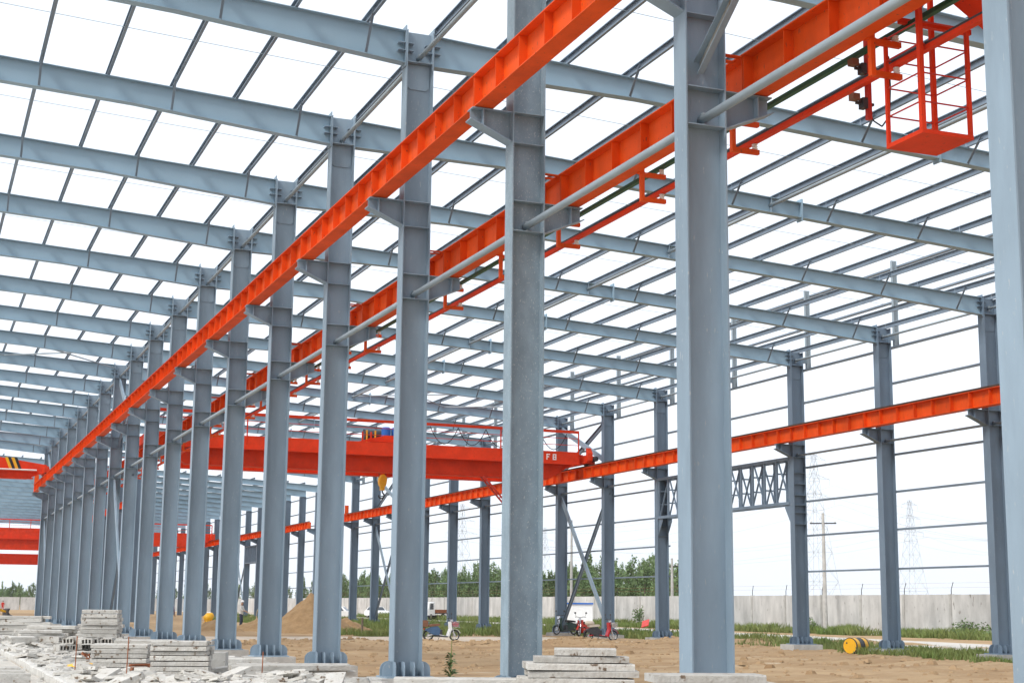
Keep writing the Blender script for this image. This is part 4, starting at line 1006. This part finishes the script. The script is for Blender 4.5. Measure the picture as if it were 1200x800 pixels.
# ------------------------------------------------------------------ people
def person(x, y, h, face, shirt, trousers, lb, hat=None, pose='stand', hair=True):
    s_ = h/1.75
    J = {'pel': (0, 0, .95), 'spi': (0, .01, 1.15), 'che': (0, 0, 1.36), 'nec': (0, .0, 1.50), 'hd0': (0, -.02, 1.58), 'hd1': (0, -.015, 1.72),
         'hl': (-.09, 0, .90), 'hr': (.09, 0, .90), 'kl': (-.10, -.03, .50), 'kr': (.11, -.02, .50), 'al': (-.10, .03, .09), 'ar': (.12, .03, .09), 'tl': (-.11, -.13, .04), 'tr': (.14, -.12, .04),
         'sl': (-.18, 0, 1.43), 'sr': (.18, 0, 1.43), 'el': (-.25, .03, 1.16), 'er': (.25, .03, 1.16), 'wl': (-.24, -.10, .93), 'wr': (.24, -.10, .93), 'pl': (-.235, -.15, .85), 'pr': (.235, -.15, .85)}
    if pose == 'work': J.update(el=(-.24, -.12, 1.18), wl=(-.15, -.33, 1.12), pl=(-.12, -.40, 1.12), er=(.24, -.08, 1.16), wr=(.17, -.30, 1.05), pr=(.14, -.38, 1.03), hd0=(0, -.05, 1.57), hd1=(0, -.06, 1.70))
    if pose == 'bend': J.update(spi=(0, -.10, 1.12), che=(0, -.24, 1.26), nec=(0, -.34, 1.36), hd0=(0, -.40, 1.40), hd1=(0, -.46, 1.51), sl=(-.18, -.27, 1.30), sr=(.18, -.27, 1.30), el=(-.22, -.36, 1.03), er=(.22, -.36, 1.03), wl=(-.18, -.46, .80), wr=(.18, -.46, .80), pl=(-.17, -.50, .72), pr=(.17, -.50, .72))
    rad = dict(pel=.135, spi=.125, che=.145, nec=.055, hd0=.085, hd1=.085, hl=.095, hr=.095, kl=.062, kr=.062, al=.045, ar=.045, tl=.04, tr=.04, sl=.065, sr=.065, el=.045, er=.045, wl=.032, wr=.032, pl=.035, pr=.035)
    E_ = [('pel', 'spi'), ('spi', 'che'), ('che', 'nec'), ('nec', 'hd0'), ('hd0', 'hd1'), ('pel', 'hl'), ('pel', 'hr'), ('hl', 'kl'), ('hr', 'kr'), ('kl', 'al'), ('kr', 'ar'), ('al', 'tl'), ('ar', 'tr'), ('che', 'sl'), ('che', 'sr'), ('sl', 'el'), ('sr', 'er'), ('el', 'wl'), ('er', 'wr'), ('wl', 'pl'), ('wr', 'pr')]
    names = list(J); ix = {n_: i for i, n_ in enumerate(names)}
    # five short fingers on each hand
    pts = [J[n_] for n_ in names]; rr_ = [rad[n_] for n_ in names]; ed = [(ix[a], ix[b]) for a, b in E_]
    for hd, wr_, sx in (('pl', 'wl', -1), ('pr', 'wr', 1)):
        d = (Vector(J[hd])-Vector(J[wr_])).normalized(); side = Vector((1, 0, 0))
        for f_ in range(5):
            base = Vector(J[hd]); off = side*(f_-1.5)*.018 if f_ < 4 else side*(-sx*.035)
            tip = base+off+d*(.085-.008*abs(f_-1.5) if f_ < 4 else .035); pts.append(tuple(tip)); rr_.append(.009); ed.append((ix[hd], len(pts)-1))
    me = bpy.data.meshes.new('person'); me.from_pydata([(p_[0]*s_, p_[1]*s_, p_[2]*s_) for p_ in pts], ed, [])
    ob = bpy.data.objects.new('tmp_body', me); COL.objects.link(ob)
    sm = ob.modifiers.new('skin', 'SKIN'); ob.modifiers.new('sub', 'SUBSURF').levels = 1
    for i, v in enumerate(me.skin_vertices[0].data): v.radius = (rr_[i]*s_*(1.1 if i < 3 else 1), rr_[i]*s_); v.use_root = (i == 0)
    dg = bpy.context.evaluated_depsgraph_get(); m2 = bpy.data.meshes.new_from_object(ob.evaluated_get(dg)); bpy.data.objects.remove(ob)
    m2.materials.clear()
    for m_ in (SKIN, CLOTHS[shirt], CLOTHS[trousers], BLACK): m2.materials.append(m_)
    nz = J['nec'][2]*s_
    for p_ in m2.polygons:
        c_ = p_.center; z = c_.z/s_; p_.use_smooth = True
        hand = min((Vector(c_)/s_-Vector(J['wl'])).length, (Vector(c_)/s_-Vector(J['wr'])).length, (Vector(c_)/s_-Vector(J['pl'])).length, (Vector(c_)/s_-Vector(J['pr'])).length) < .10
        head = (Vector(c_)/s_-Vector(J['hd0'])).length < .13 or (Vector(c_)/s_-Vector(J['hd1'])).length < .12
        p_.material_index = 0 if (hand or head) else (3 if z < .075 else (2 if z < .93 else 1))
    t = thing('person', lb, 'person', (x, y, ground_h(x, y)), face)
    link('body', m2, t)
    hc = Vector(J['hd1'])*s_; hb = MB()
    if hat:
        hb.lathe([(-.015, .125), (0, .125), (.005, .10), (.07, .095), (.10, .06), (.115, .01)], (hc.x, hc.y, hc.z+.005), (0, 0, 1), 14).build('hard_hat', hat, t, smooth=False)
    else:
        hb.lathe([(-.06, .088), (0, .098), (.05, .085), (.085, .03)], (hc.x, hc.y+.02, hc.z), (0, 0, 1), 12).build('hair', BLACK, t, smooth=True)
person(20.0, 98.4, 1.75, .9, 'white', 'navy', 'worker in a white hat, pale shirt and dark trousers seen between columns', WHITE, 'work')
person(*at_px(215.3, 100), 1.72, 2.6, 'purple', 'grey', 'worker in a dark purple top beside a colleague by the sand heap', None, 'stand')
person(*at_px(210.6, 99), 1.70, 1.4, 'grey', 'khaki', 'worker in a white cap and grey top beside the purple one', WHITE, 'work')
person(22.0, 101.5, 1.68, -.6, 'khaki', 'grey', 'worker bending over behind the sand heaps', None, 'bend')
person(*at_px(24, 255), 1.72, .2, 'red', 'red', 'far worker in red clothes near the yellow loader', None, 'stand')

# ------------------------------------------------------------------ vehicles
def wheel(parent, p, r, w_, spokes=0, thin=.03, rimm=CHROME):
    # wheel axis along local y
    ty = MB()
    n = 22; vv = []; fs = []
    for i in range(n):
        a_ = 6.2832*i/n
        for j in range(6):
            b_ = 6.2832*j/6; rr_ = r-thin+thin*math.cos(b_); vv.append((p[0]+rr_*math.cos(a_), p[1]+w_/2*math.sin(b_), p[2]+rr_*math.sin(a_)))
    for i in range(n):
        for j in range(6): fs.append((i*6+j, i*6+(j+1) % 6, ((i+1) % n)*6+(j+1) % 6, ((i+1) % n)*6+j))
    ty.add(vv, fs); wo_ = ty.build('wheel', BLACK, parent)
    rb = MB()
    if spokes:
        for i in range(spokes):
            a_ = 6.2832*i/spokes; rb.tube((p[0], p[1], p[2]), (p[0]+(r-2*thin+.01)*math.cos(a_), p[1], p[2]+(r-2*thin+.01)*math.sin(a_)), .006, 4)
        rb.lathe([(-.05, .05), (.05, .05)], p, (0, 1, 0), 10)
        rr_ = r-2*thin; rb.path([(p[0]+rr_*math.cos(6.2832*i/20), p[1], p[2]+rr_*math.sin(6.2832*i/20)) for i in range(21)], .011, 4)
    else: rb.lathe([(-w_*.42, r-2*thin+.02), (-w_*.35, .05), (w_*.35, .05), (w_*.42, r-2*thin+.02)], p, (0, 1, 0), 16)
    rb.build('rim', rimm, wo_)
def moped(x, y, rot, body, seat_m, lb, body2=None, box=None, basket=None, load=None, cover=None, z=ZG+.065):
    t = thing('electric_moped', lb, 'moped', (x, y, z), rot)
    wheel(t, (-.62, 0, .25), .25, .09, 10, .035); wheel(t, (.62, 0, .25), .25, .08, 10, .03)
    MB().path([(-.62, .07, .25), (-.25, .09, .32), (.22, .09, .20), (.40, .04, .40)], .022, 6).path([(-.62, -.07, .25), (-.25, -.09, .32), (.22, -.09, .20), (.40, -.04, .40)], .022, 6).build('frame', body, t)
    MB().prism([(-.30, .20), (.26, .16), (.30, .22), (-.28, .27)], 'y', -.13, .13).build('footboard', DARK, t)
    MB().prism([(-.42, .28), (-.12, .26), (-.08, .52), (-.20, .66), (-.50, .62), (-.72, .54), (-.80, .48), (-.70, .44)], 'y', -.12, .12).build('rear_body', body2 or body, t)
    MB().box(-.26, .02, -.105, .105, .275, .50).build('battery_box', DARK, t)
    MB().prism([(-.66, .20), (-.30, .24), (-.26, .34), (-.62, .31)], 'y', .075, .10).build('chain_guard', DARK, t)
    ar3 = [(-.62+.30*math.cos(a_), .25+.30*math.sin(a_)) for a_ in [R(40+i*14) for i in range(9)]]; ar4 = [(-.62+.282*math.cos(a_), .25+.282*math.sin(a_)) for a_ in [R(40+i*14) for i in range(9)]]
    MB().prism(ar3+ar4[::-1], 'y', -.055, .055).build('rear_mudguard', DARK, t)
    MB().box(-.84, -.79, -.05, .05, .50, .58).build('tail_light', REDDK, t)
    if box: MB().prism([(-.98, .63), (-.68, .63), (-.66, .88), (-.72, .92), (-.96, .92), (-1.0, .86)], 'y', -.15, .15).build('rear_box', box, t)
    MB().prism([(-.62, .64), (-.20, .67), (-.08, .70), (-.12, .77), (-.45, .75), (-.66, .72)], 'y', -.13, .13).build('seat', seat_m, t)
    MB().prism([(.26, .22), (.34, .20), (.46, .55), (.42, .86), (.36, .86), (.38, .55)], 'y', -.16, .16).build('leg_shield', body, t)
    MB().path([(.62, .06, .25), (.48, .05, .62), (.40, .0, .98)], .02, 6).path([(.62, -.06, .25), (.48, -.05, .62), (.40, 0, .98)], .02, 6).build('fork', CHROME, t)
    MB().path([(.36, .30, 1.00), (.44, .2, 1.02), (.42, 0, .98), (.44, -.2, 1.02), (.36, -.30, 1.00)], .016, 6).build('handlebar', DARK, t)
    MB().lathe([(0, .05), (.06, .085), (.08, .08)], (.44, 0, .88), (1, 0, .1), 12).build('headlight', CHROME, t)
    arc = [(.62+.30*math.cos(a_), .25+.30*math.sin(a_)) for a_ in [R(20+i*16) for i in range(9)]]; ar2 = [(.62+.285*math.cos(a_), .25+.285*math.sin(a_)) for a_ in [R(20+i*16) for i in range(9)]]
    MB().prism(arc+ar2[::-1], 'y', -.05, .05).build('front_mudguard', body, t)
    for s_ in (-1, 1):
        MB().path([(.40, s_*.25, 1.01), (.36, s_*.30, 1.18)], .008, 5).build('mirror_stem', DARK, t); MB().lathe([(0, .05), (.015, .055)], (.355, s_*.31, 1.22), (1, 0, 0), 10).build('mirror', DARK, t)
    MB().path([(-.75, .09, .60), (-.95, .09, .62), (-.95, -.09, .62), (-.75, -.09, .60)], .012, 5).build('rear_rack', DARK, t)
    MB().path([(-.05, .1, .22), (-.1, .2, .02)], .012, 5).build('side_stand', DARK, t)
    if basket:
        b = MB().box(.50, .80, -.16, .16, .62, .64)
        for q in range(7):
            for yy in (-.16, .16): b.box(.50+.05*q-.005, .50+.05*q+.005, yy-.005, yy+.005, .64, .88)
        for zz in (.70, .78, .86): b.box(.5, .8, -.165, -.155, zz, zz+.01); b.box(.5, .8, .155, .165, zz, zz+.01); b.box(.495, .505, -.16, .16, zz, zz+.01); b.box(.795, .805, -.16, .16, zz, zz+.01)
        b.build('basket', CHROME, t); MB().prism([(.53, .65), (.77, .65), (.79, .80), (.65, .84), (.52, .79)], 'y', -.13, .13).build('basket_load', basket, t)
    if load: MB().lathe([(0, .05), (.05, .10), (.35, .12), (.45, .07)], (-.80, 0, .84), (1, 0, -.05), 10).build('seat_load', load, t, smooth=True)
    return t
moped(30.65, 66.2, R(-3), MRED, CREAM, 'red electric moped with a cream bundle on its seat parked on the path', body2=DARK, basket=CREAM, load=CREAM)
moped(22.55, 65.9, R(-2), WHITE, BROWN, 'white and blue electric moped with a pink basket parked on the path', body2=MBLUE, box=BROWN, basket=PINK)
moped(32.2, 74.0, R(200), DGREEN, BLACK, 'dark green moped seen end on behind the red moped', z=ground_h(32.2, 74)+.06)
moped(33.5, 74.6, R(225), REDDK, BLACK, 'dark red moped parked behind the red moped by the column', z=ground_h(33.5, 74.6)+.0)

def car(x, y, rot, paint, lb, z=ZG):
    t = thing('parked_car', lb, 'car', (x, y, z), rot)
    side = [(-2.1, .32), (-1.7, .30), (1.75, .28), (2.1, .36), (2.18, .62), (2.05, .78), (1.05, .93), (-1.75, .98), (-2.15, .88), (-2.2, .5)]
    MB().prism(side, 'y', -.84, .84).build('body', paint, t)
    cab = MB(); lo = [(-1.75, .97), (1.05, .93)]; 
    cab.add([(-1.9, -.78, .95), (1.05, -.78, .93), (.35, -.62, 1.42), (-1.35, -.62, 1.44), (-1.9, .78, .95), (1.05, .78, .93), (.35, .62, 1.42), (-1.35, .62, 1.44)], [(0, 1, 2, 3), (7, 6, 5, 4), (1, 5, 6, 2), (0, 3, 7, 4), (3, 2, 6, 7), (0, 4, 5, 1)]); cb_ = cab.build('cabin', paint, t)
    def pane(q, nm): MB().add(q, [(0, 1, 2, 3)]); b = MB(); b.add(q, [(0, 1, 2, 3)]); b.build(nm, GLASS, cb_)
    pane([(1.00, -.68, .975), (1.00, .68, .975), (.40, .56, 1.40), (.40, -.56, 1.40)], 'windscreen')
    pane([(-1.86, -.66, 1.0), (-1.86, .66, 1.0), (-1.42, .55, 1.40), (-1.42, -.55, 1.40)], 'rear_window')
    for s_ in (-1, 1):
        for (xa, xb, xc, xd) in ((-.35, .80, .25, -.35), (-1.6, -.45, -.45, -1.25)):
            pane([(xa, s_*.788, .98), (xb, s_*.788, .98), (xc, s_*.645, 1.38), (xd, s_*.645, 1.38)], 'side_window')
        MB().box(2.06, 2.17, min(s_*.45, s_*.75), max(s_*.45, s_*.75), .60, .74).build('headlight', CHROME, t)
        MB().box(-2.21, -2.1, min(s_*.5, s_*.78), max(s_*.5, s_*.78), .66, .84).build('tail_light', REDDK, t)
        for xx in (-1.3, 1.3): wheel(t, (xx, s_*.74, .31), .31, .2, 0, .07)
    MB().box(2.12, 2.2, -.35, .35, .42, .56).build('grille', BLACK, t)
p = at_px(450, 200); car(p[0], p[1], math.atan2(-p[1], -p[0])+.45, WHITE, 'white saloon car parked on the grass behind a braced column')
p = at_px(398, 170); car(p[0], p[1], R(150), WHITE, 'white car half hidden beyond the sand cone')
# tipper truck cab
p = at_px(509, 175); t = thing('light_truck', 'pale flatbed truck seen between two outer wall columns', 'truck', (p[0], p[1], ZG), math.atan2(-p[1], -p[0])-.5)
MB().prism([(.2, .55), (1.75, .55), (1.85, 1.1), (1.55, 1.95), (.2, 2.05)], 'y', -.85, .85).build('cab', WHITE, t)
b = MB(); b.add([(1.86, -.7, 1.16), (1.86, .7, 1.16), (1.59, .65, 1.86), (1.59, -.65, 1.86)], [(0, 1, 2, 3)]); b.build('windscreen', GLASS, t)
for s_ in (-1, 1):
    b = MB(); b.add([(.55, s_*.857, 1.2), (1.45, s_*.857, 1.2), (1.30, s_*.857, 1.85), (.55, s_*.857, 1.85)], [(0, 1, 2, 3)]); b.build('side_window', GLASS, t)
    for xx in (1.1, -1.9): wheel(t, (xx, s_*.75, .38), .38, .24, 0, .09)
MB().box(-3.2, 1.9, -.4, .4, .40, .56).build('chassis', BLACK, t)
bd = MB().box(-3.2, .1, -.92, .92, .72, .82).build('load_bed', DARK, t)
for s_ in (-1, 1): MB().box(-3.2, .1, s_*.92-.03, s_*.92+.03, .821, 1.2).build('side_board', RUST, bd)
# wheel loader at the far left
t = thing('wheel_loader', 'small yellow wheel loader working far down the left hall', 'loader', (7.4, 175, ZG), R(10))
for xx in (-1.1, 1.1):
    for s_ in (-1, 1): wheel(t, (xx, s_*.85, .6), .6, .42, 0, .16, YELLOW)
MB().prism([(-2.0, .6), (.2, .6), (.2, 1.3), (-1.9, 1.45)], 'y', -.6, .6).build('engine_body', YELLOW, t); MB().prism([(-.4, 1.31), (.55, 1.31), (.45, 2.4), (-.3, 2.4)], 'y', -.55, .55).build('cab', GLASS, t)
MB().box(-.5, .6, -.62, .62, 2.401, 2.5).build('cab_roof', YELLOW, t); MB().box(.21, 1.7, -.5, .5, .55, .95).build('front_frame', YELLOW, t)
for s_ in (-.4, .4): MB().bar((.8, s_, 1.1), (2.5, s_, .5), .12, .2).build('lift_arm', YELLOW, t)
MB().prism([(2.4, .12), (3.1, .1), (2.7, .25), (2.55, .5), (2.7, .9), (2.4, .8)], 'y', -1.1, 1.1).build('bucket', DARK, t)
# concrete mixer
t = thing('concrete_mixer', 'small yellow concrete mixer standing by the sand heaps', 'mixer', (18.35, 101.0, ground_h(18.3, 100.5)), .4)
t.scale = (.72, .72, .72)
MB().lathe([(0, .2), (.12, .38), (.5, .42), (.85, .24), (.9, .22)], (-.3, 0, .75), (.8, 0, .55), 16).build('drum', YELLOW, t, smooth=True)
for s_ in (-.35, .35): MB().path([(-.5, s_, 0), (0, s_, .85), (.5, s_, 0)], .035, 6).build('stand', YELLOW, t)
MB().box(-.45, -.1, -.5, -.36, .3, .8).build('motor_box', YELLOW, t)
# oil drum on its side
dr = thing('oil_drum', 'yellow steel drum lying on its side between two outer wall columns', 'drum', (31.9, 47.0, ground_h(31.9, 47)+.27), R(24))
MB().lathe([(-.42, .27), (-.42, .295), (-.40, .30), (-.38, .285), (-.15, .285), (-.14, .298), (-.12, .285), (.12, .285), (.14, .298), (.15, .285), (.38, .285), (.40, .30), (.42, .295), (.42, .27)], (0, 0, 0), (1, 0, 0), 22).build('shell', DARK, dr, smooth=False)
MB().lathe([(0, .268), (.008, .268)], (-.4285, 0, 0), (1, 0, 0), 22).build('lid', YELLOW, dr); MB().lathe([(0, .268), (.008, .268)], (.4205, 0, 0), (1, 0, 0), 22).build('lid', YELLOW, dr)
MB().lathe([(-.36, .2865), (-.16, .2865)], (0, 0, 0), (1, 0, 0), 22).build('paint_band', YELLOW, dr); MB().lathe([(.16, .2865), (.37, .2865)], (0, 0, 0), (1, 0, 0), 22).build('paint_band', YELLOW, dr)
MB().lathe([(0, .03), (.02, .03)], (-.438, .12, .1), (1, 0, 0), 8).build('bung', DARK, dr)
# site hut with blue roof edge, red board, planks
p = at_px(680, 124); t = thing('site_booth', 'white site booth with a blue roof edge in front of the boundary wall', 'booth', (p[0], p[1], ZG), R(-22))
MB().box(-1.0, 1.0, -.9, .9, 0, 1.86).build('wall', WHITE, t); MB().box(-1.06, 1.06, -1.0, 1.0, 1.861, 1.98).build('roof', BLUE, t);
t = thing('tilted_board', 'faded red board leaning in the grass before the boundary wall', 'board', (55.6, 111.5, ZG), R(60)); MB().bar((-.7, 0, .15), (.7, 0, .62), .6, .06, (0, .3, 1)).build('panel', REDDK, t); MB().tube((-.2, .1, 0), (-.1, .1, .36), .03, 6).build('prop', BARK, t)
o = MB().tube((0, 0, -.05), (0, 0, .9), .06, 8).build('wooden_stake', BARK, None, (23.0, 80.5, ground_h(23, 80.5))); tag(o, 'short dark stake standing before the sand cone', 'stake')
# loose hollow blocks jumbled under the tall stack
def hollow_mesh():
    b = MB(); l, w_, h = .55, .30, .16
    b.box(-l/2, l/2, -w_/2, w_/2, 0, .03).box(-l/2, l/2, -w_/2, w_/2, h-.03, h)
    for i in range(4):
        y = -w_/2+(w_-.03)*i/3; b.box(-l/2, l/2, y, y+.03, .0301, h-.0301)
    return b.mesh('hollow_block', PLANKM)
hm = hollow_mesh(); rg = random.Random(91)
for i in range(34):
    lv = i % 3; x, y = rg.uniform(3.7, 5.6), rg.uniform(41.9, 43.9)
    o = link('hollow_block', hm, None, (x, y, PFZ+lv*.165*(1 if y > 42.6 else .0)), rg.uniform(1.0, 1.9)); o.rotation_euler[0] = rg.uniform(-.1, .1)
    tag(o, 'small hollow concrete block tumbled at the foot of the tall stack', 'concrete block', 'hollow blocks at the tall stack')
for i in range(26):
    x, y = rg.uniform(3.2, 5.2), rg.uniform(50, 58)
    o = link('hollow_block', hm, None, (x, y, PFZ+rg.choice((0, .17))), rg.uniform(0, 3.1)); o.rotation_euler[0] = rg.uniform(-.2, .2); o.scale = (1.4, 1.2, 1.2)
    tag(o, 'hollow concrete block in the scattered heap beyond the tall stack', 'concrete block', 'hollow blocks beyond the tall stack')
# ------------------------------------------------------------------ hazy air
hz = MB().box(-500, 1300, -60, 1500, ZG-1.3, 70).build('haze', None) if False else None
me = MB().box(-500, 1300, -60, 1500, ZG-1.3, 70).mesh('haze'); ho = link('haze', me); stuff(ho)
hm_ = bpy.data.materials.new('haze_air'); hm_.use_nodes = True; hn = hm_.node_tree; hn.nodes.clear()
pv = hn.nodes.new('ShaderNodeVolumePrincipled'); pv.inputs['Color'].default_value = (0.97, 0.985, 1.0, 1); pv.inputs['Density'].default_value = 0.00012; pv.inputs['Anisotropy'].default_value = 0.2
ou = hn.nodes.new('ShaderNodeOutputMaterial'); hn.links.new(pv.outputs[0], ou.inputs['Volume']); me.materials.append(hm_)
